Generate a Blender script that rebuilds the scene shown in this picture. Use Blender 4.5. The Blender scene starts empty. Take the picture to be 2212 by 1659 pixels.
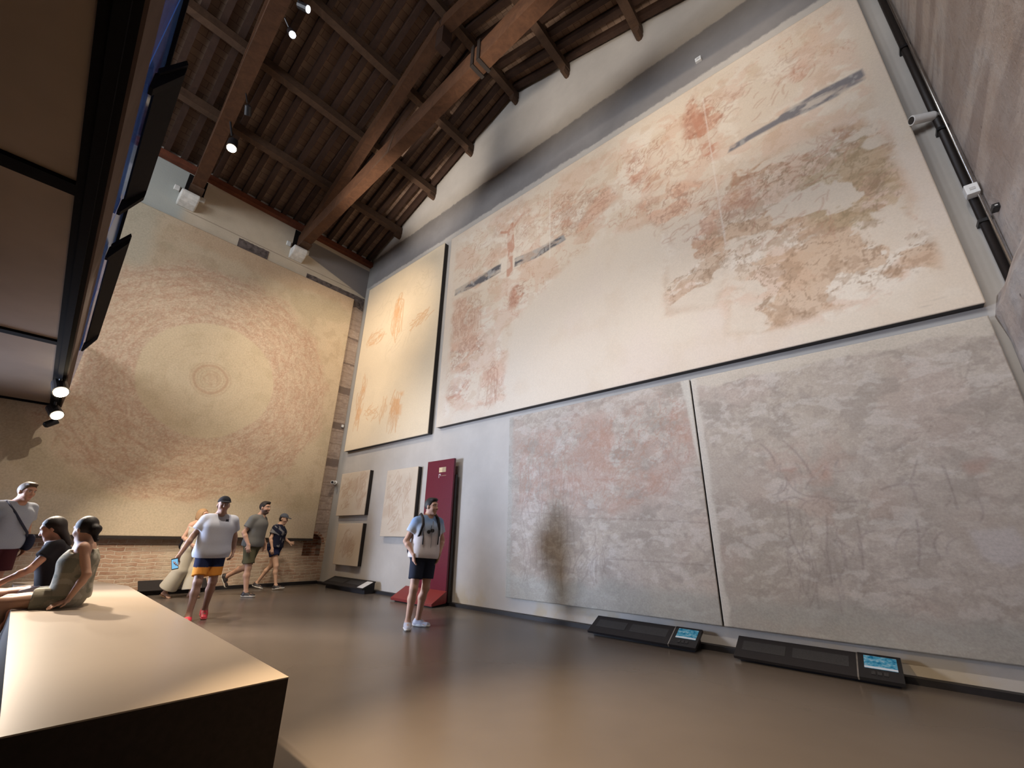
import bpy, math, random
import numpy as np
from mathutils import Vector, Matrix
from mathutils.geometry import tessellate_polygon

random.seed(7)
PI = math.pi
SC = bpy.context.scene
COL = SC.collection

# ------------------------------------------------------------------ helpers
def lin(c):
    return tuple((x / 12.92 if x <= 0.04045 else ((x + 0.055) / 1.055) ** 2.4) for x in c)

def s8(r, g, b):
    return lin((r / 255.0, g / 255.0, b / 255.0))

def tag(o, label=None, cat=None, group=None, kind=None):
    if label: o['label'] = label
    if cat: o['category'] = cat
    if group: o['group'] = group
    if kind: o['kind'] = kind
    return o

def thing(name, label, cat, loc=(0, 0, 0), rotz=0.0, group=None):
    o = bpy.data.objects.new(name, None)
    o.empty_display_size = 0.1
    COL.objects.link(o)
    o.location = loc
    o.rotation_euler = (0, 0, rotz)
    return tag(o, label, cat, group)

class MB:
    """collects polygons and links them as one mesh object"""
    def __init__(self):
        self.v, self.f, self.m = [], [], []
    def add(self, vs, fs, mi=0):
        n = len(self.v)
        self.v += [tuple(p) for p in vs]
        self.f += [tuple(i + n for i in f) for f in fs]
        self.m += [mi] * len(fs)
        return self
    def hexa(self, p, mi=0):
        return self.add(p, [(0, 3, 2, 1), (4, 5, 6, 7), (0, 1, 5, 4), (1, 2, 6, 5), (2, 3, 7, 6), (3, 0, 4, 7)], mi)
    def box(self, a, b, mi=0):
        (x0, y0, z0), (x1, y1, z1) = a, b
        return self.hexa([(x0, y0, z0), (x1, y0, z0), (x1, y1, z0), (x0, y1, z0),
                          (x0, y0, z1), (x1, y0, z1), (x1, y1, z1), (x0, y1, z1)], mi)
    def bar(self, a, b, w, h, up=(0, 0, 1), mi=0, wob=0.0):
        a, b = Vector(a), Vector(b)
        d = (b - a).normalized()
        s = d.cross(Vector(up)).normalized()
        u = s.cross(d).normalized()
        n = 1 if wob == 0 else max(2, int((b - a).length / 0.6))
        rings = []
        for i in range(n + 1):
            c = a.lerp(b, i / n)
            k = [1 + random.uniform(-wob, wob) for _ in range(4)]
            rings.append([c - s * w / 2 * k[0] - u * h / 2 * k[1], c + s * w / 2 * k[2] - u * h / 2 * k[1],
                          c + s * w / 2 * k[2] + u * h / 2 * k[3], c - s * w / 2 * k[0] + u * h / 2 * k[3]])
        vs = [p for r in rings for p in r]
        fs = [(0, 1, 2, 3), tuple(4 * n + i for i in (3, 2, 1, 0))]
        for i in range(n):
            for j in range(4):
                fs.append((4 * i + j, 4 * i + 4 + j, 4 * i + 4 + (j + 1) % 4, 4 * i + (j + 1) % 4))
        return self.add(vs, fs, mi)
    def tube(self, pts, r, n=12, mi=0, caps=True):
        pts = [Vector(p) for p in pts]
        rr = r if isinstance(r, (list, tuple)) else [r] * len(pts)
        vs, fs = [], []
        ref = None
        for i, p in enumerate(pts):
            d = (pts[min(i + 1, len(pts) - 1)] - pts[max(i - 1, 0)]).normalized()
            if ref is None:
                ref = d.orthogonal().normalized()
            s = (ref - d * ref.dot(d)).normalized()
            ref = s
            t = d.cross(s)
            for k in range(n):
                a = 2 * PI * k / n
                vs.append(p + (s * math.cos(a) + t * math.sin(a)) * rr[i])
        for i in range(len(pts) - 1):
            for k in range(n):
                fs.append((i * n + k, i * n + (k + 1) % n, (i + 1) * n + (k + 1) % n, (i + 1) * n + k))
        if caps:
            fs.append(tuple(range(n))[::-1])
            fs.append(tuple((len(pts) - 1) * n + k for k in range(n)))
        return self.add(vs, fs, mi)
    def prism(self, poly, axis, a, b, mi=0):
        """2-D polygon extruded along an axis (the two other axes in cyclic order)"""
        n = len(poly)
        def P(q, t):
            if axis == 0: return (t, q[0], q[1])
            if axis == 1: return (q[0], t, q[1])
            return (q[0], q[1], t)
        vs = [P(q, a) for q in poly] + [P(q, b) for q in poly]
        fs = [tuple(range(n)), tuple(range(n, 2 * n))[::-1]]
        for i in range(n):
            j = (i + 1) % n
            fs.append((i, n + i, n + j, j))
        return self.add(vs, fs, mi)
    def build(self, name, mats, parent=None, smooth=False, bevel=0.0):
        me = bpy.data.meshes.new(name)
        me.from_pydata(self.v, [], self.f)
        mats = mats if isinstance(mats, (list, tuple)) else [mats]
        for m in mats:
            me.materials.append(m)
        me.polygons.foreach_set('material_index', self.m)
        import bmesh
        bm = bmesh.new()
        bm.from_mesh(me)
        bmesh.ops.recalc_face_normals(bm, faces=bm.faces)
        bm.to_mesh(me)
        bm.free()
        if smooth:
            me.polygons.foreach_set('use_smooth', [True] * len(me.polygons))
        me.update()
        o = bpy.data.objects.new(name, me)
        COL.objects.link(o)
        if parent is not None:
            o.parent = parent
        if bevel > 0:
            md = o.modifiers.new('bevel', 'BEVEL')
            md.width = bevel
            md.segments = 2
            md.limit_method = 'ANGLE'
        return o

# ------------------------------------------------------------------ materials
class NT:
    def __init__(self, name):
        self.mat = bpy.data.materials.new(name)
        self.mat.use_nodes = True
        self.t = self.mat.node_tree
        self.b = self.t.nodes['Principled BSDF']
        self.out = self.t.nodes['Material Output']
        self._pos = None
    def n(self, typ, **kw):
        nd = self.t.nodes.new(typ)
        for k, v in kw.items():
            setattr(nd, k, v)
        return nd
    def link(self, a, b):
        self.t.links.new(a, b)
    def val(self, sock, v):
        if hasattr(v, 'is_output'):
            self.link(v, sock)
        else:
            sock.default_value = v
    def pos(self):
        if self._pos is None:
            self._pos = self.n('ShaderNodeNewGeometry').outputs['Position']
        return self._pos
    def objco(self):
        return self.n('ShaderNodeTexCoord').outputs['Object']
    def mapping(self, co, scale=(1, 1, 1), rot=(0, 0, 0), loc=(0, 0, 0)):
        m = self.n('ShaderNodeMapping')
        self.link(co, m.inputs['Vector'])
        m.inputs['Scale'].default_value = scale
        m.inputs['Rotation'].default_value = rot
        m.inputs['Location'].default_value = loc
        return m.outputs['Vector']
    def noise(self, co, scale, detail=4, rough=0.55, dist=0.0):
        x = self.n('ShaderNodeTexNoise')
        self.link(co, x.inputs['Vector'])
        x.inputs['Scale'].default_value = scale
        x.inputs['Detail'].default_value = detail
        x.inputs['Roughness'].default_value = rough
        x.inputs['Distortion'].default_value = dist
        return x.outputs['Fac']
    def ramp(self, fac, stops):
        r = self.n('ShaderNodeValToRGB')
        self.link(fac, r.inputs['Fac'])
        els = r.color_ramp.elements
        while len(els) < len(stops):
            els.new(0.5)
        for e, (p, c) in zip(els, stops):
            e.position = p
            c = c if isinstance(c, (tuple, list)) else (c, c, c)
            e.color = (c[0], c[1], c[2], 1)
        return r.outputs['Color']
    def math(self, op, a, b=0.0, c=0.0, clamp=False):
        m = self.n('ShaderNodeMath', operation=op)
        m.use_clamp = clamp
        self.val(m.inputs[0], a)
        self.val(m.inputs[1], b)
        self.val(m.inputs[2], c)
        return m.outputs[0]
    def mix(self, fac, a, b, mode='MIX'):
        m = self.n('ShaderNodeMix', data_type='RGBA', blend_type=mode)
        self.val(m.inputs['Factor'], fac)
        def S(sock, v):
            if hasattr(v, 'is_output'): self.link(v, sock)
            else: sock.default_value = (v[0], v[1], v[2], 1)
        S(m.inputs['A'], a)
        S(m.inputs['B'], b)
        return m.outputs['Result']
    def sep(self, co):
        s = self.n('ShaderNodeSeparateXYZ')
        self.link(co, s.inputs[0])
        return s.outputs
    def step(self, v, lo, hi):
        m = self.n('ShaderNodeMapRange')
        m.interpolation_type = 'SMOOTHSTEP'
        self.val(m.inputs['Value'], v)
        m.inputs['From Min'].default_value = lo
        m.inputs['From Max'].default_value = hi
        return m.outputs['Result']
    def band(self, v, a, b, s):
        return self.math('MULTIPLY', self.step(v, a - s, a + s), self.math('SUBTRACT', 1.0, self.step(v, b - s, b + s)))
    def bump(self, h, strength=0.3, dist=0.01):
        b = self.n('ShaderNodeBump')
        self.link(h, b.inputs['Height'])
        b.inputs['Strength'].default_value = strength
        b.inputs['Distance'].default_value = dist
        self.link(b.outputs['Normal'], self.b.inputs['Normal'])
    def done(self, color, rough=0.8, spec=0.3, metal=0.0):
        if hasattr(color, 'is_output'):
            self.link(color, self.b.inputs['Base Color'])
        else:
            self.b.inputs['Base Color'].default_value = (color[0], color[1], color[2], 1)
        self.val(self.b.inputs['Roughness'], rough)
        self.val(self.b.inputs['Specular IOR Level'], spec)
        self.b.inputs['Metallic'].default_value = metal
        return self.mat

def simple(name, c, rough=0.6, spec=0.4, metal=0.0, var=0.12, scale=30.0):
    t = NT(name)
    f = t.noise(t.objco(), scale, 3)
    col = t.ramp(f, [(0.3, tuple(x * (1 - var) for x in c)), (0.7, tuple(min(1, x * (1 + var)) for x in c))])
    return t.done(col, rough, spec, metal)

def emitter(name, c, strength):
    t = NT(name)
    e = t.n('ShaderNodeEmission')
    e.inputs['Color'].default_value = (c[0], c[1], c[2], 1)
    e.inputs['Strength'].default_value = strength
    t.link(e.outputs[0], t.out.inputs['Surface'])
    return t.mat

def attr_mat(name, rough=0.85, spec=0.2, fine=0.10, fscale=60.0, bump=0.0):
    t = NT(name)
    a = t.n('ShaderNodeAttribute', attribute_name='pigment')
    f = t.noise(t.pos(), fscale, 5, 0.65)
    g = t.ramp(f, [(0.25, 1 - fine), (0.75, 1 + fine)])
    c = t.mix(1.0, a.outputs['Color'], g, 'MULTIPLY')
    if bump > 0:
        t.bump(f, bump, 0.006)
    return t.done(c, rough, spec)

def wood(name, a, b, rough=0.7):
    t = NT(name)
    co = t.objco()
    f = t.noise(t.mapping(co, (1, 1, 1)), 3.5, 6, 0.65, 1.5)
    g = t.noise(co, 24, 4, 0.6)
    c = t.mix(t.math('MULTIPLY', g, 0.5), t.ramp(f, [(0.3, a), (0.7, b)]), tuple(x * 0.55 for x in a))
    t.bump(f, 0.35, 0.01)
    return t.done(c, rough, 0.25)

M = {}
M['beam'] = wood('roof beam wood', (0.056, 0.024, 0.0115), (0.112, 0.050, 0.023))
M['purlin'] = wood('purlin wood', (0.062, 0.034, 0.02), (0.11, 0.062, 0.037))
M['joist'] = wood('joist wood', (0.034, 0.017, 0.011), (0.062, 0.031, 0.019))
M['plate'] = wood('red brown plate wood', (0.12, 0.035, 0.017), (0.19, 0.06, 0.03))
M['black'] = simple('satin black metal', (0.012, 0.011, 0.012), 0.35, 0.4)
M['blackmatt'] = simple('matt black board', (0.014, 0.012, 0.013), 0.55, 0.35)
M['darkframe'] = simple('dark bronze frame', (0.022, 0.016, 0.013), 0.5, 0.4)
M['boardblack'] = simple('flat black board', (0.008, 0.007, 0.008), 0.85, 0.08)
M['textfield'] = simple('grey printed text field', (0.03, 0.029, 0.03), 0.5, 0.35, 0, 0.25, 90)
M['steel'] = simple('brushed steel', (0.55, 0.52, 0.48), 0.3, 0.5, 1.0)
M['white'] = simple('white plastic', (0.78, 0.77, 0.74), 0.4, 0.5, 0, 0.03)
M['paper'] = simple('pale label', (0.55, 0.53, 0.5), 0.6, 0.3)
M['red'] = simple('dark red lacquer', (0.125, 0.012, 0.026), 0.22, 0.5, 0, 0.05)
M['red2'] = simple('lighter red lacquer', (0.19, 0.022, 0.022), 0.35, 0.5, 0, 0.08)
M['cream'] = simple('cream print', (0.62, 0.47, 0.27), 0.5, 0.3)
M['cream2'] = simple('tan print', (0.4, 0.29, 0.17), 0.5, 0.3)
M['stone'] = simple('pale carved stone', (0.62, 0.6, 0.55), 0.8, 0.2, 0, 0.15, 12)
M['darkstone'] = simple('dark weathered stone', (0.12, 0.095, 0.085), 0.9, 0.2, 0, 0.5, 9)
M['bulb'] = emitter('lamp glow', (1.0, 0.82, 0.55), 60.0)
M['dim_bulb'] = emitter('cool lamp glow', (0.9, 0.9, 1.0), 6.0)
M['pocketshade'] = simple('painted pocket shade', (0.01, 0.008, 0.007), 0.9, 0.1)

def m_floor(name, c1, c2, rough, spec):
    t = NT(name)
    f = t.noise(t.pos(), 0.7, 3, 0.5)
    g = t.noise(t.pos(), 4.0, 3, 0.5)
    c = t.ramp(f, [(0.3, c1), (0.7, c2)])
    c = t.mix(t.math('MULTIPLY', g, 0.3), c, tuple(x * 0.8 for x in c1))
    return t.done(c, rough, spec)
M['floor'] = m_floor('dark brown resin floor', (0.100, 0.081, 0.067), (0.126, 0.102, 0.084), 0.27, 0.3)
M['bench'] = m_floor('bench resin', (0.30, 0.243, 0.19), (0.35, 0.283, 0.22), 0.30, 0.45)
M['benchside'] = simple('dark bench side', (0.03, 0.022, 0.017), 0.7, 0.15)

def m_longwall():
    t = NT('grey plaster with painted band')
    p = t.pos()
    s = t.sep(p)
    f = t.noise(p, 1.1, 5, 0.6)
    f2 = t.noise(p, 9.0, 5, 0.65)
    base = t.ramp(f, [(0.3, (0.46, 0.42, 0.375)), (0.7, (0.56, 0.515, 0.46))])
    base = t.mix(t.math('MULTIPLY', f2, 0.3), base, (0.40, 0.37, 0.33))
    zz = t.math('ADD', s[2], t.math('MULTIPLY', t.math('SUBTRACT', f2, 0.5), 0.12))
    zz = t.math('ADD', zz, t.math('MULTIPLY', t.math('SUBTRACT', f, 0.5), 0.16))
    bnd = t.band(zz, 8.80, 9.83, 0.03)
    dark = t.ramp(f, [(0.3, (0.205, 0.19, 0.185)), (0.7, (0.265, 0.25, 0.24))])
    c = t.mix(bnd, base, dark)
    # worn and damp plaster near the floor
    low = t.math('SUBTRACT', 1.0, t.step(s[2], 0.1, 0.5))
    st = t.math('MULTIPLY', low, t.ramp(t.noise(p, 1.6, 4), [(0.5, 0.0), (0.62, 1.0)]))
    c = t.mix(t.math('MULTIPLY', st, 0.6), c, (0.46, 0.36, 0.22))
    # greyer strip beside the far corner
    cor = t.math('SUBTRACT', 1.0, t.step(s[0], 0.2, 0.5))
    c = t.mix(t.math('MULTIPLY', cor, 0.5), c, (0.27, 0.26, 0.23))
    t.bump(f2, 0.15, 0.01)
    return t.done(c, 0.9, 0.15)
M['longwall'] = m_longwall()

def brick_nodes(t, co, scale, w, h, mort, c1, c2, cm):
    b = t.n('ShaderNodeTexBrick')
    t.link(co, b.inputs['Vector'])
    b.inputs['Color1'].default_value = (*c1, 1)
    b.inputs['Color2'].default_value = (*c2, 1)
    b.inputs['Mortar'].default_value = (*cm, 1)
    b.inputs['Scale'].default_value = scale
    b.inputs['Mortar Size'].default_value = mort
    b.inputs['Mortar Smooth'].default_value = 0.4
    b.inputs['Brick Width'].default_value = w
    b.inputs['Row Height'].default_value = h
    return b

def yz(t, wob=0.03):
    p = t.pos()
    s = t.sep(p)
    n1 = t.noise(p, 5.0, 3)
    c = t.n('ShaderNodeCombineXYZ')
    w = t.math('MULTIPLY', t.math('SUBTRACT', n1, 0.5), wob)
    t.link(t.math('ADD', s[1], w), c.inputs[0])
    t.link(t.math('ADD', s[2], w), c.inputs[1])
    return c.outputs[0], s, p

def m_endwall():
    t = NT('old brick and stone end wall')
    co, s, p = yz(t, 0.09)
    y, z = s[1], s[2]
    f = t.noise(p, 2.0, 5, 0.65)
    f2 = t.noise(p, 14.0, 5, 0.7)
    b1 = brick_nodes(t, co, 1.0, 0.27, 0.072, 0.009, (0.36, 0.21, 0.14), (0.48, 0.325, 0.225), (0.58, 0.48, 0.37))
    brick = t.mix(t.ramp(f, [(0.42, 0.0), (0.62, 0.8)]), b1.outputs['Color'], (0.57, 0.47, 0.35))
    b2 = brick_nodes(t, co, 1.0, 0.8, 0.36, 0.02, (0.42, 0.33, 0.27), (0.55, 0.44, 0.36), (0.30, 0.23, 0.18))
    stone = t.mix(t.ramp(f2, [(0.35, 0.15), (0.65, 1.0)]), b2.outputs['Color'], (0.37, 0.28, 0.22))
    stone = t.mix(t.ramp(t.noise(t.mapping(p, (1, .5, 2)), 6, 4), [(.5, 0.0), (.66, .6)]), stone, (0.27, 0.20, 0.165))
    # four dark stone courses of the corner strip
    for zc, hw in ((4.12, 0.10), (5.20, 0.11), (3.07, 0.11), (6.05, 0.03), (6.9, 0.03)):
        stone = t.mix(t.band(t.math('ADD', z, t.math('MULTIPLY', t.math('SUBTRACT', f2, .5), .1)), zc - hw, zc + hw, 0.02),
                      stone, (0.20, 0.15, 0.125))
    c = t.mix(t.step(t.math('ADD', z, t.math('MULTIPLY', t.math('SUBTRACT', f, .5), .5)), 1.05, 1.25), brick, stone)
    plaster = t.ramp(f, [(0.3, (0.50, 0.42, 0.31)), (0.7, (0.58, 0.49, 0.37))])
    zp = t.math('ADD', z, t.math('MULTIPLY', t.math('SUBTRACT', f, .5), .25))
    c = t.mix(t.step(zp, 8.10, 8.16), c, plaster)
    # thin moulding line
    c = t.mix(t.band(z, 8.545, 8.565, 0.012), c, (0.30, 0.24, 0.18))
    # greenish grey plaster to the left of the second truss
    c = t.mix(t.math('MULTIPLY', t.math('SUBTRACT', 1.0, t.step(y, -5.1, -4.8)), t.step(z, 7.6, 7.8)), c, (0.40, 0.41, 0.37))
    # painted grey wedge near the corner: upper edge level, lower edge rising to the left
    lo = t.math('MULTIPLY_ADD', y, -0.27, 8.42)
    wedge = t.math('MULTIPLY', t.step(t.math('SUBTRACT', z, lo), 0.0, 0.04), t.math('SUBTRACT', 1.0, t.step(z, 9.46, 9.5)))
    wedge = t.math('MULTIPLY', wedge, t.step(y, -2.05, -2.0))
    c = t.mix(wedge, c, (0.225, 0.20, 0.185))
    t.bump(t.math('MULTIPLY', t.math('ADD', t.math('MULTIPLY', b1.outputs['Fac'], -1.0), f2), t.math('SUBTRACT', 1.0, t.math('MULTIPLY', t.step(z, 8.0, 8.15), 0.9))), 0.5, 0.02)
    return t.done(c, 0.92, 0.15)
M['endwall'] = m_endwall()

def m_niche():
    t = NT('niche brick')
    co, s, p = yz(t, 0.05)
    b1 = brick_nodes(t, co, 1.0, 0.25, 0.07, 0.012, (0.25, 0.115, 0.07), (0.36, 0.19, 0.12), (0.42, 0.33, 0.25))
    return t.done(b1.outputs['Color'], 0.9, 0.15)
M['niche'] = m_niche()

def m_rightwall():
    t = NT('rough coursed masonry')
    p = t.pos()
    s = t.sep(p)
    f = t.noise(p, 1.5, 6, 0.65)
    f2 = t.noise(p, 12.0, 5, 0.7)
    crs = t.noise(t.mapping(p, (1.0, 0.10, 1.0)), 1.7, 3, 0.5, 0.4)
    crs2 = t.noise(t.mapping(p, (1.0, 0.22, 1.0)), 6.0, 4, 0.6, 0.3)
    c = t.ramp(f, [(0.3, (0.40, 0.32, 0.265)), (0.5, (0.46, 0.40, 0.355)), (0.7, (0.45, 0.435, 0.42))])
    c = t.mix(t.ramp(crs, [(0.40, 0.6), (0.455, 0.0), (0.56, 0.0), (0.62, 0.45)]), c, (0.255, 0.205, 0.18))
    c = t.mix(t.ramp(crs2, [(0.52, 0.0), (0.68, 0.5)]), c, (0.27, 0.22, 0.19))
    c = t.mix(t.ramp(f2, [(0.52, 0.0), (0.74, 0.5)]), c, (0.26, 0.21, 0.18))
    c = t.mix(t.ramp(t.noise(p, 5.5, 2), [(0.71, 0.0), (0.76, 0.8)]), c, (0.07, 0.055, 0.05))
    t.bump(t.math('ADD', crs2, f2), 0.6, 0.03)
    return t.done(c, 0.95, 0.1)
M['rightwall'] = m_rightwall()

def m_deck():
    t = NT('terracotta roof tiles')
    p = t.pos()
    s = t.sep(p)
    c = t.n('ShaderNodeCombineXYZ')
    t.link(s[1], c.inputs[0])
    t.link(s[0], c.inputs[1])
    b = brick_nodes(t, c.outputs[0], 1.0, 0.33, 0.15, 0.006, (0.225, 0.145, 0.10), (0.315, 0.215, 0.155), (0.10, 0.062, 0.045))
    f = t.noise(p, 6, 4)
    col = t.mix(t.math('MULTIPLY', f, 0.5), b.outputs['Color'], (0.17, 0.115, 0.085))
    return t.done(col, 0.9, 0.15)
M['deck'] = m_deck()

def m_soffit():
    t = NT('brown soffit panel')
    f = t.noise(t.pos(), 1.2, 3)
    return t.done(t.ramp(f, [(0.3, (0.27, 0.20, 0.15)), (0.7, (0.33, 0.245, 0.185))]), 0.6, 0.3)
M['soffit'] = m_soffit()
M['fascia'] = simple('brown fascia', (0.085, 0.055, 0.044), 0.8, 0.12, 0, 0.15, 3)

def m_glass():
    t = NT('balustrade glass with painted blue reflection')
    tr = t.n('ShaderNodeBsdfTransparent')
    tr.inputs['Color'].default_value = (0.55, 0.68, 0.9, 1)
    t.done((0.10, 0.22, 0.58), 0.08, 1.0)  # blue diffuse colour stands in for daylight reflected in the panes
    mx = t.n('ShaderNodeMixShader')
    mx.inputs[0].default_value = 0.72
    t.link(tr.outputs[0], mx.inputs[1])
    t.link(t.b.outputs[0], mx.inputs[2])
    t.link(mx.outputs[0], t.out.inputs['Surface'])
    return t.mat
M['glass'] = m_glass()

def m_screen():
    t = NT('lit screen picture')
    co = t.objco()
    s = t.sep(co)
    f = t.noise(co, 25, 4)
    up = t.step(s[2], -0.3, 0.6)
    c = t.ramp(f, [(0.35, s8(40, 120, 160)), (0.5, s8(95, 175, 205)), (0.65, s8(170, 205, 220))])
    e = t.n('ShaderNodeEmission')
    t.link(c, e.inputs['Color'])
    e.inputs['Strength'].default_value = 0.42
    t.link(e.outputs[0], t.out.inputs['Surface'])
    return t.mat
M['screen'] = m_screen()
M['screenwhite'] = emitter('lit white caption bar', s8(215, 215, 220), 0.55)
M['phonescreen'] = emitter('phone screen', s8(140, 205, 245), 0.9)

# ------------------------------------------------------------------ camera
CAM = Vector((11.51, -5.85, 1.15))
RT = Vector((0.75979, 0.64989, 0.01943))
FW = Vector((-0.61497, 0.70815, 0.34682))
FW.normalize()
RT = (RT - FW * RT.dot(FW)).normalized()
UP = RT.cross(FW)
cd = bpy.data.cameras.new('camera')
cam = bpy.data.objects.new('camera', cd)
COL.objects.link(cam)
mw = Matrix(((RT.x, UP.x, -FW.x, CAM.x), (RT.y, UP.y, -FW.y, CAM.y), (RT.z, UP.z, -FW.z, CAM.z), (0, 0, 0, 1)))
cam.matrix_world = mw
cd.sensor_fit = 'HORIZONTAL'
cd.sensor_width = 36.0
cd.lens = 36.0 * 908.99 / 2212.0
cd.clip_start = 0.02
SC.camera = cam

# ------------------------------------------------------------------ room shell
LX, BY = 12.95, -12.0           # right wall x, back wall y
ZL, ZR, RX, RZ = 9.90, 10.25, 6.4, 12.36   # eave heights, ridge
EAVE = 9.58
def roof_z(x):
    return ZL + (RZ - ZL) * x / RX if x <= RX else RZ + (ZR - RZ) * (x - RX) / (LX - RX)

tag(MB().box((-0.3, BY - 0.3, -0.2), (LX + 0.3, 0.3, 0.0)).build('floor', M['floor']), kind='structure')
w = MB().prism([(-0.3, -0.1), (LX + 0.3, -0.1), (LX + 0.3, 10.2), (LX, ZR + 0.05), (RX, RZ + 0.05), (0, ZL + 0.05), (-0.3, 9.7)], 1, 0.0, 0.3)
tag(w.build('wall_long', M['longwall']), kind='structure')

# end wall with an arched niche (real opening)
arch = [(-0.58, 0.66), (-0.58, 1.0)]
for k in range(9):
    a = PI - PI * k / 8
    arch.append((-0.35 + 0.23 * math.cos(a), 0.96 + 0.23 * math.sin(a)))
arch += [(-0.12, 0.66)]
arch = [arch[0]] + arch[2:]
outer = [(BY, -0.1), (0.0, -0.1), (0.0, 9.75), (BY, 9.75)]
mb = MB()
loops = [[Vector((q[0], q[1], 0)) for q in outer], [Vector((q[0], q[1], 0)) for q in arch]]
tris = tessellate_polygon(loops)
pts = outer + arch
mb.add([(0.0, q[0], q[1]) for q in pts], [tuple(t) for t in tris])
mb.box((-0.3, BY, -0.1), (-0.29, 0, 9.75))
o = mb.build('wall_end', M['endwall'])
tag(o, kind='structure')
n = len(arch)
mb = MB()
mb.add([(0.0, q[0], q[1]) for q in arch] + [(-0.25, q[0], q[1]) for q in arch],
       [(i, n + i, n + (i + 1) % n, (i + 1) % n) for i in range(n)] + [tuple(range(n, 2 * n))])
o2 = mb.build('niche_recess', M['niche'], o)
# ring of bricks round the niche arch
mb = MB()
for k in range(11):
    a0 = PI - PI * (k + 0.06) / 11
    a1 = PI - PI * (k + 0.94) / 11
    q = [(-0.35 + r * math.cos(a), 0.96 + r * math.sin(a)) for a, r in ((a0, 0.235), (a1, 0.235), (a1, 0.30), (a0, 0.30))]
    mb.prism(q, 0, -0.01, 0.012)
mb.build('niche_arch', M['niche'], o)
# dark stones left bare in the plaster at the top of the end wall
for (y0, y1, z0, z1) in ((-3.72, -2.98, 8.14, 8.5), (-1.9, -0.02, 7.98, 8.36)):
    mb = MB()
    N = 16
    top = [(y0 + (y1 - y0) * i / N, z1 + random.uniform(-.012, .012) + (0.03 if y1 > -1 else 0.0)) for i in range(N + 1)]
    bot = [(y0 + (y1 - y0) * i / N, z0 + random.uniform(-.05, .05)) for i in range(N, -1, -1)]
    mb.prism(bot + top, 0, -0.01, 0.012)
    mb.build('bare_stone', M['darkstone'], o)

# right wall: upper face set back, lower mass standing forward under a broken ledge
tag(MB().box((LX, BY, 3.4), (LX + 0.3, 0.0, 10.35)).build('wall_right', M['rightwall']), kind='structure')
mb = MB()
NY = 60
rng = np.random.RandomState(3)
prof = [(12.74, -0.1), (12.74, 2.2), (12.735, 3.0), (12.73, 3.32), (12.80, 3.52), (12.90, 3.62), (13.05, 3.66)]
vs, fs = [], []
for i in range(NY + 1):
    y = -12.0 * i / NY
    for j, (x, z) in enumerate(prof):
        jj = 0.02 if 0 < j < 6 else 0.0
        vs.append((x + rng.uniform(-jj, jj), y, z + rng.uniform(-jj, jj) * 1.5))
P_ = len(prof)
for i in range(NY):
    for j in range(P_ - 1):
        fs.append((i * P_ + j, i * P_ + j + 1, (i + 1) * P_ + j + 1, (i + 1) * P_ + j))
mb.add(vs, fs)
lowmass = mb.build('wall_right_base', M['rightwall'], smooth=False)
tag(lowmass, kind='structure')

# back wall behind the camera; tall windows added to carry fill light
mb = MB()
winx = ((1.2, 3.4), (5.4, 7.6), (9.4, 11.6))
z0w, z1w = 5.6, 8.6
xs = [-0.3] + [v for w_ in winx for v in w_] + [LX + 0.3]
mb.box((-0.3, BY - 0.3, -0.1), (LX + 0.3, BY, z0w))
mb.box((-0.3, BY - 0.3, z1w), (LX + 0.3, BY, 12.5))
for k in range(0, len(xs), 2):
    mb.box((xs[k], BY - 0.3, z0w), (xs[k + 1], BY, z1w))
tag(mb.build('wall_back', M['longwall']), kind='structure')
for k, (a, b) in enumerate(winx):
    fr = MB()
    for xx in (a + 0.03, (a + b) / 2, b - 0.03):
        fr.box((xx - 0.03, BY - 0.18, z0w), (xx + 0.03, BY - 0.12, z1w))
    for zz in (z0w + 0.03, (z0w + z1w) / 2, z1w - 0.03):
        fr.box((a, BY - 0.175, zz - 0.03), (b, BY - 0.125, zz + 0.03))
    tag(fr.build('added_window_%d' % (k + 1), M['black']), kind='structure')

# baseboards
tag(MB().box((0.0, -0.09, 0.0), (12.72, 0.0, 0.055)).build('baseboard_long', M['blackmatt']), kind='structure')
tag(MB().box((0.0, -6.2, 0.0), (0.07, -0.09, 0.07)).build('baseboard_end', M['blackmatt']), kind='structure')

# ------------------------------------------------------------------ roof
mb = MB()
mb.add([(-0.3, BY, roof_z(0) - 0.1), (RX, BY, RZ), (LX + 0.3, BY, ZR - 0.1), (-0.3, 0.3, roof_z(0) - 0.1), (RX, 0.3, RZ), (LX + 0.3, 0.3, ZR - 0.1),
        (-0.3, BY, ZL + 0.1), (RX, BY, RZ + 0.2), (LX + 0.3, BY, ZR + 0.1), (-0.3, 0.3, ZL + 0.1), (RX, 0.3, RZ + 0.2), (LX + 0.3, 0.3, ZR + 0.1)],
       [(0, 1, 4, 3), (1, 2, 5, 4), (6, 9, 10, 7), (7, 10, 11, 8), (0, 6, 7, 1), (1, 7, 8, 2), (3, 4, 10, 9), (4, 5, 11, 10), (0, 3, 9, 6), (2, 8, 11, 5)])
ceiling = tag(mb.build('ceiling', M['deck']), kind='structure')

sl = (RZ - ZL) / RX
sr = (ZR - RZ) / (LX - RX)
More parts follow.
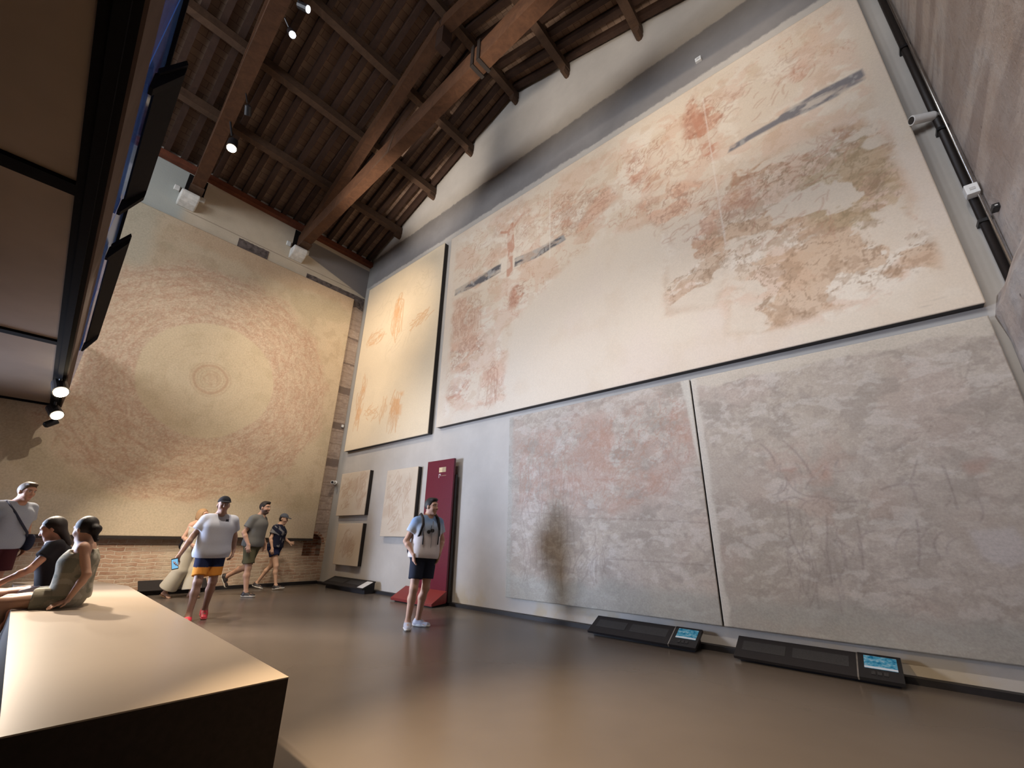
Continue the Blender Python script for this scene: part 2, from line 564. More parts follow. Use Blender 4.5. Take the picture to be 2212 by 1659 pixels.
# joists lying on the purlins, one mesh each
def joist(y, side):
    if side == 0:
        a, b = (0.02, y, roof_z(0.02) - 0.10), (RX - 0.05, y, RZ - 0.12)
    else:
        a, b = (RX + 0.05, y, RZ - 0.12), (LX - 0.02, y, roof_z(LX - 0.02) - 0.10)
    o = MB().bar(a, b, 0.12, 0.16, wob=0.06).build('roof_joist', M['joist'])
    return tag(o, 'slim dark wooden joist of the left roof slope, one of the row on the purlins' if side == 0 else
               'slim dark wooden joist of the right roof slope, one of the row beyond the ridge', 'joist', group='joists of the left roof slope' if side == 0 else 'joists of the right roof slope')
y = -0.16
while y > -8.3:
    if abs(y + 2.34) > 0.0:
        joist(y, 0)
        joist(y, 1)
    y -= 0.342

# wall plate under the joist ends
o = MB().bar((0.10, -8.5, 9.70), (0.10, 0.0, 9.665), 0.16, 0.15, wob=0.03).build('wall_plate', M['plate'])
tag(o, 'red brown wall plate beam under the joist ends along the end wall', 'beam')
o = MB().box((0.0, -8.5, 9.76), (0.03, 0.0, 9.92)).build('trim_1', M['stone'])
tag(o, kind='structure')

# purlins
def purlin(x, label):
    z = roof_z(x) - 0.165 - 0.12
    t = thing('roof_purlin', label, 'purlin', (x, 0, z), 0, 'purlins of the timber roof')
    MB().bar((0, -8.5, 0), (0, 0.0, 0), 0.17, 0.21, wob=0.05).build('shaft', M['purlin'], t)
    # shaped end against the gable wall
    MB().prism([(-0.075, 0.0), (0.075, 0.0), (0.07, -0.2), (0.03, -0.27), (-0.03, -0.27), (-0.07, -0.2)], 1, -0.20, -0.005).build('shaped_end', M['purlin'], t)
for x, lb in ((1.62, 'dark purlin nearest the end wall eave, lowest on the left roof slope'),
              (3.20, 'dark purlin second up from the end wall eave'),
              (4.75, 'dark purlin third up from the end wall eave'),
              (6.38, 'ridge beam at the apex of the roof'),
              (7.95, 'purlin just beyond the ridge on the right roof slope'),
              (9.70, 'purlin farthest right in view on the right roof slope'),
              (11.4, 'lowest purlin of the right roof slope above the blank wall end')):
    purlin(x, lb)

# trusses
def truss(y, label, skew):
    t = thing('roof_truss', label, 'truss', (0, y, 9.0), math.atan(skew), 'timber roof trusses')
    MB().bar((-0.05, 0, 0.23), (LX - 0.05, 0, 0.23), 0.24, 0.42, wob=0.035).build('tie_beam', M['beam'], t)
    zo = 9.0
    a = (0.15, 0, roof_z(0.15) - 0.60 - zo)
    MB().bar(a, (RX - 0.1, 0, RZ - 0.60 - zo), 0.23, 0.32, wob=0.04).build('principal_rafter', M['beam'], t)
    MB().bar((RX + 0.0, 0, RZ - 0.66 - zo), (LX - 0.1, 0, roof_z(LX) - 0.55 - zo), 0.23, 0.32, wob=0.04).build('principal_rafter', M['beam'], t)
    MB().bar((RX - 0.05, 0.02, 2.0), (RX - 0.05, 0.02, RZ - 0.5 - zo), 0.24, 0.24, up=(1, 0, 0)).build('king_post', M['joist'], t)
    mb = MB()
    for sgn in (-1, 1):
        mb.box((7.56, sgn * 0.135 - 0.012, -0.01), (7.63, sgn * 0.135 + 0.012, 0.50))
        mb.box((7.72, sgn * 0.135 - 0.012, -0.01), (7.79, sgn * 0.135 + 0.012, 0.50))
    for xx in (7.56, 7.72):
        mb.box((xx, -0.147, -0.02), (xx + 0.07, 0.147, 0.01))
        mb.box((xx, -0.147, 0.45), (xx + 0.07, 0.147, 0.48))
    mb.build('iron_strap', M['darkframe'], t)
    # scarf joint of the two lengths of the tie beam
    MB().prism([(4.2, 0.02), (4.9, 0.03), (5.05, 0.44), (4.95, 0.44), (4.82, 0.10), (4.2, 0.05)], 1, -0.127, -0.115).build('scarf_joint', M['purlin'], t)
    MB().box((0.0, -0.14, -0.03), (0.5, 0.14, 0.02)).build('bearing_block', M['purlin'], t)
    return t
truss(-2.22, 'heavy timber truss nearest the long fresco wall', -0.032)
truss(-4.87, 'heavy timber truss carrying the bright spotlight', -0.054)
for yy, lb in ((-2.30, 'pale carved stone corbel under the truss end nearest the room corner'), (-4.95, 'pale carved stone corbel under the truss end beside the gallery edge')):
    mb = MB()
    prof = [(0.0, -0.02), (0.32, -0.02), (0.34, -0.10), (0.30, -0.20), (0.20, -0.28), (0.0, -0.34)]
    mb.prism([(q[0], q[1]) for q in prof], 1, -0.19, 0.19)
    t = thing('stone_corbel', lb, 'corbel', (0.0, yy, 8.93), 0, 'stone corbels')
    mb.build('bracket', M['stone'], t, bevel=0.03)
    for sgn in (-1, 1):
        MB().box((0.0, sgn * 0.26 - 0.06, 0.02), (0.06, sgn * 0.26 + 0.06, 0.16)).build('side_stone', M['stone'], t, bevel=0.015)
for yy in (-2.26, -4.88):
    tag(MB().box((-0.28, yy - 0.2, 8.95), (0.004, yy + 0.2, 9.60)).build('beam_pocket_shade', M['pocketshade']), kind='structure')  # solid black box painted as the shade in the truss-end pocket
# ------------------------------------------------------------------ painted panels: pigment laid down on fine grids
def vnoise(X, Y, seed):
    rs = np.random.RandomState(seed)
    T = rs.rand(256, 256).astype(np.float32)
    xi = np.floor(X).astype(int)
    yi = np.floor(Y).astype(int)
    fx = X - xi
    fy = Y - yi
    fx = fx * fx * (3 - 2 * fx)
    fy = fy * fy * (3 - 2 * fy)
    x0, x1, y0, y1 = xi & 255, (xi + 1) & 255, yi & 255, (yi + 1) & 255
    return (T[x0, y0] * (1 - fx) + T[x1, y0] * fx) * (1 - fy) + (T[x0, y1] * (1 - fx) + T[x1, y1] * fx) * fy

def fbm(X, Y, s, seed, octv=5, rough=0.55):
    a, t, o = 1.0, 0.0, 0.0
    for k in range(octv):
        o = o + a * vnoise(X * s * 2 ** k + 17.3 * k, Y * s * 2 ** k + 9.1 * k, seed + k)
        t += a
        a *= rough
    return o / t

def sst(v, a, b):
    t = np.clip((v - a) / (b - a), 0, 1)
    return t * t * (3 - 2 * t)

class Canvas:
    def __init__(self, w, h, res, base, seed):
        self.w, self.h, self.res, self.seed = w, h, res, seed
        self.nu, self.nv = int(w / res) + 1, int(h / res) + 1
        u = np.linspace(0, w, self.nu)
        v = np.linspace(0, h, self.nv)
        self.U, self.V = np.meshgrid(u, v, indexing='ij')
        self.C = np.ones((self.nu, self.nv, 3)) * np.array(base)
        self.rs = np.random.RandomState(seed)
    def n(self, s, k, ax=1.0, ay=1.0, octv=5, rough=0.55):
        return fbm(self.U * ax, self.V * ay, s, self.seed * 31 + k, octv, rough)
    def wn(self, s, k, amp=.25, ws=1.6, ax=1.0, ay=1.0, octv=5, rough=0.55):
        a = (self.n(ws, k + 900, octv=3) - .5) * 2 * amp
        b = (self.n(ws, k + 950, octv=3) - .5) * 2 * amp
        return fbm((self.U + a) * ax, (self.V + b) * ay, s, self.seed * 31 + k, octv, rough)
    def ridge(self, s, k, w=.035, **kw):
        """thin crinkled contour lines"""
        return 1 - sst(np.abs(self.wn(s, k, **kw) - .5), w * .35, w)
    def blend(self, m, col):
        m = np.clip(m, 0, 1)[..., None]
        self.C = self.C * (1 - m) + np.array(col) * m
    def mul(self, f):
        self.C = self.C * f[..., None]
    def poly(self, pts, warp=0.1, soft=0.06, k=1):
        """soft-edged, noise-warped polygon mask"""
        x = self.U + (self.n(1.8, 50 + k) - 0.5) * warp * 3
        y = self.V + (self.n(1.8, 70 + k) - 0.5) * warp * 3
        ins = np.zeros_like(x, bool)
        d = np.full_like(x, 1e9)
        n = len(pts)
        for i in range(n):
            (x0, y0), (x1, y1) = pts[i], pts[(i + 1) % n]
            c = ((y0 > y) != (y1 > y))
            with np.errstate(divide='ignore', invalid='ignore'):
                xx = (x1 - x0) * (y - y0) / (y1 - y0 + 1e-12) + x0
            ins ^= c & (x < xx)
            dx, dy = x1 - x0, y1 - y0
            t = np.clip(((x - x0) * dx + (y - y0) * dy) / (dx * dx + dy * dy + 1e-12), 0, 1)
            d = np.minimum(d, np.hypot(x - x0 - t * dx, y - y0 - t * dy))
        sd = np.where(ins, d, -d)
        return sst(sd, -soft, soft)
    def stroke(self, P, wd, L):
        """max-composites one polyline of half width wd into layer L"""
        for (x0, y0), (x1, y1) in zip(P[:-1], P[1:]):
            r = wd + self.res
            i0 = max(0, int((min(x0, x1) - r) / self.w * (self.nu - 1)))
            i1 = min(self.nu, int((max(x0, x1) + r) / self.w * (self.nu - 1)) + 2)
            j0 = max(0, int((min(y0, y1) - r) / self.h * (self.nv - 1)))
            j1 = min(self.nv, int((max(y0, y1) + r) / self.h * (self.nv - 1)) + 2)
            if i1 <= i0 or j1 <= j0:
                continue
            x = self.U[i0:i1, j0:j1]
            y = self.V[i0:i1, j0:j1]
            dx, dy = x1 - x0, y1 - y0
            t = np.clip(((x - x0) * dx + (y - y0) * dy) / (dx * dx + dy * dy + 1e-12), 0, 1)
            d = np.hypot(x - x0 - t * dx, y - y0 - t * dy)
            m = np.clip((wd + self.res * 0.7 - d) / (self.res * 1.4), 0, 1)
            L[i0:i1, j0:j1] = np.maximum(L[i0:i1, j0:j1], m)
    def curve(self, a, b, bend, n=7):
        a, b = np.array(a), np.array(b)
        d = b - a
        c = (a + b) / 2 + np.array([-d[1], d[0]]) * bend
        t = np.linspace(0, 1, n)[:, None]
        return [tuple(q) for q in (a * (1 - t) ** 2 + 2 * c * t * (1 - t) + b * t * t)]
    def scribble(self, cx, cy, w, h, num, L, wd=0.008, ang=None, ln=(0.15, 0.5), spread=0.6):
        for _ in range(num):
            r = self.rs.rand() ** 0.6
            a = self.rs.rand() * 2 * PI
            x, y = cx + math.cos(a) * r * w / 2, cy + math.sin(a) * r * h / 2
            th = self.rs.rand() * 2 * PI if ang is None else ang + self.rs.uniform(-spread, spread)
            l = self.rs.uniform(*ln)
            dx, dy = math.cos(th) * l / 2, math.sin(th) * l / 2
            self.stroke(self.curve((x - dx, y - dy), (x + dx, y + dy), self.rs.uniform(-.45, .45)), wd * self.rs.uniform(.6, 1.4), L)
    def mannikin(self, x, y, hgt, L, wd=0.009, robe=True):
        """a generic sketched standing figure: head, shoulders, drapery folds"""
        R = self.rs.uniform
        hr = hgt * 0.075
        c = [(x + hr * .85 * math.cos(a), y + hgt - hr + hr * math.sin(a)) for a in np.linspace(0, 2 * PI, 12)]
        self.stroke(c, wd * .8, L)
        sh = hgt * 0.14
        ty = y + hgt * 0.82
        for s in (-1, 1):
            self.stroke(self.curve((x, ty + hgt * .03), (x + s * sh, ty - hgt * .06), s * .15), wd, L)
            self.stroke(self.curve((x + s * sh, ty - hgt * .06), (x + s * sh * R(.8, 1.5), y + R(0, .05)), R(-.1, .1)), wd, L)
            self.stroke(self.curve((x + s * sh, ty - hgt * .08), (x + s * sh * R(.1, .6), y + hgt * .48), s * R(.1, .4)), wd, L)
        for k in range(6 if robe else 3):
            a = R(-.9, .9)
            self.stroke(self.curve((x + a * sh * .5, y + hgt * R(.55, .7)), (x + a * sh * 1.1, y + R(0, .08)), R(-.12, .12)), wd * .8, L)
    def panel(self, name, mat, parent, origin, axis):
        """axis 'x': panel in the xz plane facing -y; axis 'y': panel in the yz plane facing +x"""
        nu, nv = self.nu, self.nv
        u, v = self.U.ravel(), self.V.ravel()
        z = np.zeros_like(u)
        co = np.stack([u, z, v], 1) if axis == 'x' else np.stack([z, u, v], 1)
        co = co + np.array(origin)
        idx = np.arange(nu * nv).reshape(nu, nv)
        a, b, c, d = idx[:-1, :-1].ravel(), idx[1:, :-1].ravel(), idx[1:, 1:].ravel(), idx[:-1, 1:].ravel()
        q = np.stack([a, b, c, d], 1)
        # rim: the painted slab has a real thickness
        th = np.array([0, 0.014, 0]) if axis == 'x' else np.array([-0.03, 0, 0])
        ring = np.concatenate([idx[:, 0], idx[-1, 1:], idx[-2::-1, -1], idx[0, -2:0:-1]])
        back = co[ring] + th
        nb = len(ring)
        bi = np.arange(nb) + nu * nv
        q2 = np.stack([ring, bi, np.roll(bi, -1), np.roll(ring, -1)], 1)
        co = np.concatenate([co, back])
        q = np.concatenate([q, q2])
        me = bpy.data.meshes.new(name)
        me.vertices.add(len(co))
        me.vertices.foreach_set('co', co.astype(np.float32).ravel())
        me.loops.add(q.size)
        me.loops.foreach_set('vertex_index', q.astype(np.int32).ravel())
        me.polygons.add(len(q))
        me.polygons.foreach_set('loop_start', np.arange(0, q.size, 4, dtype=np.int32))
        me.update(calc_edges=True)
        col = np.ones((len(co), 4), np.float32)
        cc = np.clip(self.C, 0.005, 0.95).reshape(-1, 3)
        col[:nu * nv, :3] = cc
        col[nu * nv:, :3] = cc[ring] * 0.9
        at = me.attributes.new('pigment', 'FLOAT_COLOR', 'POINT')
        at.data.foreach_set('color', col.ravel())
        me.materials.append(mat)
        me.validate()
        o = bpy.data.objects.new(name, me)
        COL.objects.link(o)
        o.parent = parent
        return o

M['fresco'] = attr_mat('sinopia drawing on pale plaster', 0.88, 0.2, 0.07, 55)
M['fresco_rough'] = attr_mat('sinopia drawing on rough grey plaster', 0.92, 0.15, 0.13, 45, 0.35)
M['fresco_disc'] = attr_mat('drawing on ochre plaster', 0.92, 0.15, 0.16, 30, 0.3)

RED = np.array((0.47, 0.225, 0.145))
LRED = np.array((0.54, 0.325, 0.225))
BROWN = np.array((0.41, 0.27, 0.17))
OLIVE = np.array((0.38, 0.285, 0.165))
CHAR = np.array((0.16, 0.15, 0.155))

def wall_panel(name, label, x0, x1, z0, z1, yface, canvas, mat, group=None, framew=0.05, ins=0.02):
    t = thing(name, label, 'painting', (x0, 0, z0), 0, group)
    canvas.panel('painted_face', mat, t, (0, yface, 0), 'x')
    W, H = x1 - x0, z1 - z0
    mb = MB().box((0.004, yface + 0.0142, 0.004), (W - 0.004, -0.004, H - 0.004))
    mb.build('backing_frame', M['darkframe'], t)
    return t

# ---- the great upper panel
bx0, bx1, bz0, bz1 = 4.36, 12.67, 3.42, 8.47
c = Canvas(bx1 - bx0, bz1 - bz0, 0.0155, (0.66, 0.565, 0.455), 3)
def Q(pts):
    return [(x - bx0, z - bz0) for x, z in pts]
big = c.n(0.5, 1)
c.blend(sst(big, .4, .65) * .5, (0.67, 0.565, 0.45))
c.blend(sst(c.n(.8, 2), .5, .7) * .5, (0.655, 0.545, 0.46))
c.blend(sst(c.n(2.5, 3), .52, .75) * .35, (0.62, 0.50, 0.38))
art = 1 - c.poly(Q([(6.30, 3.3), (6.48, 5.2), (7.14, 5.66), (7.86, 6.05), (8.61, 6.28), (9.55, 6.15), (9.75, 5.43), (9.66, 5.17), (9.54, 4.35), (10.3, 4.25), (10.45, 3.72), (11.25, 3.6), (12.0, 3.72), (12.52, 3.95), (12.9, 3.3)]), .05, .1, 1)
art *= sst(c.V, .12, .3) * sst(c.U, .15, .3) * (1 - sst(c.U, 8.05, 8.2)) * (1 - sst(c.V, 4.75, 4.95) * .7)
c.blend(art * .45, (0.66, 0.545, 0.42))
c.blend(art * sst(c.n(1.4, 5), .5, .62) * .55, (0.72, 0.645, 0.55))
# general faint patchy pigment wherever the drawing survives
c.blend(art * sst(c.wn(3.2, 6, .2, 2.0, .6, 1.0), .54, .60) * .32, LRED * 1.1)
c.blend(art * sst(c.wn(6.5, 7, .12, 3.0, .7, 1.0), .56, .61) * .26, BROWN * 1.2)
# patches: polygon, colour, strength, threshold (lower = denser)
PATCH = [
 ([(4.61, 6.5), (5.6, 6.4), (5.7, 5.8), (5.46, 5.6), (5.2, 5.3), (4.7, 5.4)], LRED, .6, .50),
 ([(4.65, 5.4), (5.8, 5.3), (5.65, 4.8), (5.25, 4.5), (4.72, 4.6)], LRED, .75, .47),
 ([(6.46, 6.16), (6.84, 6.17), (6.87, 5.65), (6.45, 5.62)], RED, .75, .42),
 ([(4.68, 4.32), (5.36, 4.31), (5.38, 4.0), (4.66, 4.02)], RED, .65, .42),
 ([(5.74, 4.56), (6.28, 4.52), (6.43, 3.6), (5.62, 3.62)], LRED, .5, .48),
 ([(7.5, 7.9), (8.7, 7.5), (9.0, 7.0), (8.24, 6.6), (7.5, 6.9)], LRED, .75, .49),
 ([(9.2, 7.85), (9.96, 7.8), (10.0, 7.3), (9.3, 7.15)], RED, .75, .48),
 ([(10.2, 7.3), (10.28, 7.9), (10.45, 8.25), (10.62, 8.05), (10.85, 7.95), (10.95, 7.6), (10.7, 7.3), (10.68, 6.8), (10.48, 6.75), (10.42, 7.1)], RED, .75, .525),
 ([(9.3, 7.2), (10.2, 7.3), (10.3, 6.9), (9.4, 6.8)], RED, .5, .52),
 ([(11.0, 7.9), (11.9, 8.0), (12.2, 7.5), (11.67, 7.1), (11.0, 7.0)], LRED, .4, .56),
 ([(11.75, 7.60), (11.98, 7.68), (11.98, 7.40), (11.78, 7.36)], RED, .5, .40),
 ([(9.35, 6.6), (9.86, 6.8), (10.53, 6.35), (10.6, 5.9), (10.51, 5.2), (9.9, 5.1), (9.72, 5.84)], LRED, .8, .48),
 ([(9.7, 5.33), (10.41, 5.49), (10.53, 4.94), (10.3, 4.3), (9.58, 4.4)], BROWN, .75, .47),
 ([(10.62, 6.1), (10.92, 6.4), (11.7, 6.3), (12.25, 6.2), (12.45, 5.73), (12.42, 5.1), (12.40, 4.58), (12.5, 4.25), (12.5, 3.92), (11.95, 3.82), (11.33, 3.72), (10.78, 3.7), (10.39, 3.81), (10.45, 4.24), (10.86, 4.14), (10.43, 4.68), (10.5, 5.43)], BROWN * 1.12, .85, .47),
 ([(10.6, 6.2), (11.0, 6.45), (11.2, 6.0), (10.9, 5.5), (10.55, 5.6)], LRED, .6, .5),
 ([(11.6, 6.0), (12.2, 6.1), (12.42, 5.67), (12.40, 4.65), (12.09, 4.46), (11.55, 5.08)], OLIVE * 1.1, .6, .45),
 ([(5.9, 8.3), (6.7, 8.35), (7.2, 7.6), (6.6, 6.9), (5.8, 7.2)], LRED, .4, .55),
]
allm = np.zeros_like(c.U)
for k, (pts, col, s, th) in enumerate(PATCH):
    m = c.poly(Q(pts), .07, .08, 100 + k)
    allm = np.maximum(allm, m)
    nz = c.wn(2.7, 200 + k, .16, 2.2, .75, 1.2, 6, .6)
    c.blend(m * sst(nz, th, th + .035) * s * .75, col * 1.12)
    nz2 = c.wn(6.0, 300 + k, .10, 4.0, .8, 1.2, 4, .6)
    c.blend(m * sst(nz2, .535, .58) * s * .55, col * .80)
    c.blend(m * c.ridge(4.2, 340 + k, .022, amp=.14, ws=3.0, ax=.9) * s * .75, col * .66)
    c.blend(m * c.ridge(8.0, 380 + k, .03, amp=.10, ws=4.0) * s * .4, col * .72)
# faint contour drawing outside the patches, large lacunae in the right-hand area
c.blend(art * (1 - allm * .6) * c.ridge(3.4, 61, .016, amp=.18, ws=2.4, ax=.8) * sst(c.n(1.2, 62), .47, .58) * .42, RED)
lac = c.wn(1.6, 8, .2, 2.0, .7, 1.3, 5, .5)
rgt = sst(c.U, 5.0, 5.4)
c.blend(rgt * allm * sst(lac, .575, .595) * .92, (0.65, 0.55, 0.44))
# drawn lines
L = np.zeros_like(c.U)
for (x, z, w_, h_, n_, ang) in [(5.1, 5.95, 1.0, 1.1, 40, 1.5), (5.2, 4.95, 1.0, .8, 34, None), (6.65, 5.9, .4, .5, 16, 1.2), (6.05, 4.05, .55, .9, 30, 1.3),
                                (8.1, 7.2, 1.4, 1.0, 50, .5), (9.6, 7.4, .8, .7, 40, .9), (10.5, 7.5, .6, 1.3, 60, 1.2), (9.8, 7.0, 1.2, .6, 30, .5),
                                (11.5, 7.5, 1.1, .9, 18, .6), (10.1, 5.9, 1.1, 1.3, 60, .8), (10.9, 6.0, .8, .8, 40, None), (10.9, 7.7, .5, .6, 22, .7),
                                (11.5, 5.4, 1.7, 1.5, 40, .6), (11.8, 6.1, .8, .3, 40, None), (5.3, 7.3, 1.2, 1.0, 30, .8), (6.9, 7.5, .7, 1.1, 30, None), (7.6, 7.6, 1.2, .6, 20, .4)]:
    c.scribble(x - bx0, z - bz0, w_, h_, n_, L, 0.007, ang, (0.06, 0.22), .9)
for x in (4.8, 4.98, 5.2, 5.42):
    c.mannikin(x - bx0, 5.45 - bz0, .95, L, .007)
c.mannikin(6.02 - bx0, 3.62 - bz0, .95, L, .012)
c.blend(L * .5, RED * .85)
# a slim sketched figure, and one more to the right
L = np.zeros_like(c.U)
m = np.zeros_like(c.U)
for (a, b, wd) in [((6.38, 6.5), (6.43, 7.2), .055), ((6.46, 6.5), (6.46, 7.2), .05), ((6.44, 7.15), (6.42, 7.65), .10), ((6.42, 7.62), (6.45, 7.8), .05),
                   ((6.42, 7.62), (6.12, 7.75), .03), ((6.44, 7.62), (6.8, 7.95), .03), ((10.52, 6.95), (10.5, 7.5), .06), ((10.6, 6.95), (10.56, 7.5), .05), ((10.52, 7.45), (10.48, 7.85), .08)]:
    c.stroke(c.curve((a[0] - bx0, a[1] - bz0), (b[0] - bx0, b[1] - bz0), .05), wd, m)
c.blend(m * (.25 + .5 * sst(c.n(7, 12), .4, .6)), RED)
# two broken charcoal bands
for k, pts in enumerate(([(4.66, 6.64), (4.66, 6.80), (5.5, 6.86), (6.16, 6.88), (6.16, 6.66), (5.5, 6.62)], [(6.54, 6.60), (6.54, 6.82), (7.1, 6.80), (7.80, 6.79), (7.85, 6.65), (7.2, 6.58)],
                         [(10.80, 6.74), (10.84, 6.84), (11.5, 6.90), (11.62, 6.99), (12.48, 6.98), (12.47, 6.80), (12.1, 6.74), (11.5, 6.80)])):
    m = c.poly(Q(pts), .02, .02, 400 + k)
    nz = c.n(5, 420 + k, .5, 1.4)
    c.blend(m * (.35 + .65 * sst(nz, .40, .56)), CHAR * (0.8 + .5 * (k == 2)))
    c.blend(m * sst(c.n(9, 440 + k), .56, .68) * .7, (0.42, 0.40, 0.37))
# ruled join lines of the sheets
L = np.zeros_like(c.U)
c.stroke([(7.50 - bx0, 8.1 - bz0), (7.47 - bx0, 6.4 - bz0)], .009, L)
c.stroke([(10.62 - bx0, 8.1 - bz0), (10.55 - bx0, 5.2 - bz0)], .006, L)
c.blend(L * .6, (0.78, 0.73, 0.66))
# tiny smudged caption at the lower right corner
m = c.poly(Q([(12.2, 3.52), (12.62, 3.545), (12.62, 3.59), (12.2, 3.575)]), 0, .01, 460)
c.blend(m * sst(c.n(14, 15, .2, 2), .4, .6) * .55, (0.34, 0.27, 0.22))
wall_panel('fresco_panel', 'huge pale panel of red figure sketches across the long wall', bx0, bx1, bz0, bz1, -0.135, c, M['fresco'], 'panels of wall drawings')

# ---- tall panel in the corner
x0, x1, z0, z1 = 0.44, 4.06, 3.33, 8.50
c = Canvas(x1 - x0, z1 - z0, 0.018, (0.71, 0.585, 0.415), 5)
c.blend(sst(c.n(.6, 1), .45, .65) * .5, (0.73, 0.61, 0.45))
c.blend(sst(c.n(2.2, 2), .52, .72) * .3, (0.64, 0.53, 0.38))
OR = np.array((0.56, 0.285, 0.12))
L = np.zeros_like(c.U)
m0 = np.zeros_like(c.U)
c.mannikin(2.28 - x0, 6.35 - z0, 1.32, L, .016)
c.scribble(2.26 - x0, 6.9 - z0, .36, 1.1, 22, L, .012, 1.57, (.3, .8), .15)
c.scribble(3.35 - x0, 6.45 - z0, 1.0, .4, 22, L, .012, .4, (.15, .4), .6)
c.scribble(1.25 - x0, 6.55 - z0, .9, .45, 26, L, .011, .5, (.15, .4), .7)
c.scribble(.92 - x0, 4.6 - z0, .35, 1.4, 30, L, .012, 1.5, (.2, .6), .4)
c.scribble(2.65 - x0, 4.15 - z0, .55, .9, 38, L, .013, 1.5, (.2, .6), .35)
c.scribble(2.15 - x0, 4.25 - z0, .3, .5, 14, L, .010, 1.5, (.15, .4), .3)
c.scribble(1.55 - x0, 4.25 - z0, .6, .45, 20, L, .010, .2, (.12, .35), .9)
c.blend(L * .6, OR)
L = np.zeros_like(c.U)
c.scribble(1.5 - x0, 7.4 - z0, 1.2, 1.2, 18, L, .007, .9, (.2, .5), .8)
c.scribble(3.3 - x0, 7.6 - z0, 1.0, .8, 26, L, .007, None, (.1, .3))
c.scribble(2.4 - x0, 6.1 - z0, 1.6, .5, 14, L, .007, .9, (.2, .5), .5)
c.blend(L * .35, (0.45, 0.36, 0.25))
for k, (pts, s) in enumerate([([(2.06, 7.6), (2.46, 7.55), (2.52, 6.35), (2.1, 6.4)], .4), ([(.9, 6.65), (1.7, 6.8), (1.6, 6.4), (.85, 6.35)], .3), ([(2.3, 4.6), (2.95, 4.55), (2.95, 3.7), (2.6, 3.8)], .5), ([(.75, 5.2), (1.05, 5.2), (1.05, 4.4), (.8, 3.9)], .4)]):
    c.blend(c.poly([(a - x0, b - z0) for a, b in pts], .04, .06, 20 + k) * sst(c.n(4, 40 + k), .45, .6) * s, OR * 1.15)
wall_panel('fresco_panel', 'tall cream panel with faint orange sketches hung high in the room corner', x0 + .03, x1 + .03, z0, z1, -0.135, c, M['fresco'], 'panels of wall drawings')

# ---- two lower rough plaster panels
def lower(x0, x1, z0, z1, seed):
    c = Canvas(x1 - x0, z1 - z0, 0.0125, (0.425, 0.362, 0.298), seed)
    c.blend(sst(c.n(.7, 1), .42, .62) * .7, (0.43, 0.37, 0.32))
    c.blend(sst(c.n(2.2, 2, .8, 1.1), .5, .62) * .6, (0.345, 0.295, 0.245))
    c.blend(sst(c.wn(3.4, 3, .15, 2.0, .7, 1.1), .55, .66) * .4, (0.50, 0.44, 0.375))
    c.blend(sst(c.wn(14, 39, .05, 6.0, .7, 1.2, 4, .65), .55, .64) * .45, (0.335, 0.28, 0.23))
    c.blend(sst(c.wn(20, 40, .04, 8.0, .8, 1.1, 3, .65), .57, .66) * .40, (0.52, 0.455, 0.39))
    c.blend(sst(c.n(1.3, 41), .5, .66) * .35, (0.435, 0.335, 0.28))
    c.blend(sst(c.wn(6, 4, .12, 3.0, .7, 1.1), .55, .66) * .5, (0.30, 0.255, 0.215))
    c.blend(sst(c.wn(9, 34, .08, 4.0, .6, 1.2), .57, .66) * .45, (0.55, 0.495, 0.44))
    c.blend(c.ridge(3.0, 35, .012, amp=.2, ws=2.0, ax=.7) * sst(c.n(1.5, 36), .5, .6) * .35, (0.26, 0.215, 0.18))
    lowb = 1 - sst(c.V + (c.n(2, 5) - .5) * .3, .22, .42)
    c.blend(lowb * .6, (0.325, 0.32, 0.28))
    return c
lx0, lx1, lz0, lz1 = 6.46, 9.785, 0.265, 3.30
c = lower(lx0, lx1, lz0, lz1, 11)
def q(pts):
    return [(a - lx0, b - lz0) for a, b in pts]
m = c.poly(q([(6.6, 2.95), (9.75, 3.1), (9.72, 2.2), (9.3, 1.8), (8.2, 1.55), (7.6, 1.9), (6.8, 1.6)]), .15, .2, 3)
c.blend(m * sst(c.n(2.2, 6), .42, .6) * .45, (0.455, 0.325, 0.265))
c.blend(m * sst(c.wn(5.5, 7, .12, 3.0), .53, .6) * .35, (0.40, 0.26, 0.20))
for pts in ([(8.2, 2.85), (8.62, 2.7), (8.55, 2.1), (8.1, 2.2)], [(8.2, 1.9), (9.1, 2.15), (9.33, 1.93), (9.0, 1.7), (8.4, 1.5)], [(9.4, 2.9), (9.7, 2.9), (9.75, 2.4), (9.5, 2.4)]):
    mm = c.poly(q(pts), .05, .08, 5)
    c.blend(mm * sst(c.wn(4.5, 8, .12, 3.0), .47, .56) * .32, (0.43, 0.255, 0.185))
L = np.zeros_like(c.U)
for (x, z, w_, h_, n_, ang) in [(7.2, 2.4, 1.2, .9, 60, 1.3), (8.35, 2.5, .8, .8, 60, 1.1), (8.8, 1.9, 1.1, .5, 44, .4), (9.5, 2.5, .5, .9, 30, 1.2), (7.6, 1.9, 1.4, .6, 40, None), (8.7, 2.6, 1.4, .5, 30, .6)]:
    c.scribble(x - lx0, z - lz0, w_, h_, n_, L, .0045, ang, (.06, .24), .9)
for x in (6.9, 7.15, 7.45, 7.75):
    c.mannikin(x - lx0, 1.75 - lz0, .95, L, .0045)
c.blend(L * .5, (0.36, 0.20, 0.145))
c.blend(m * c.ridge(5.5, 37, .02, amp=.14, ws=3.0) * .5, (0.38, 0.22, 0.16))
c.blend(m * c.ridge(9, 38, .025, amp=.10, ws=4.0) * .35, (0.40, 0.25, 0.18))
L = np.zeros_like(c.U)
for a, b in (((7.3, 1.5), (9.78, 1.39)), ((8.3, .92), (9.78, .90)), ((6.7, 1.6), (7.9, 1.5))):
    c.stroke(c.curve((a[0] - lx0, a[1] - lz0), (b[0] - lx0, b[1] - lz0), .01), .005, L)
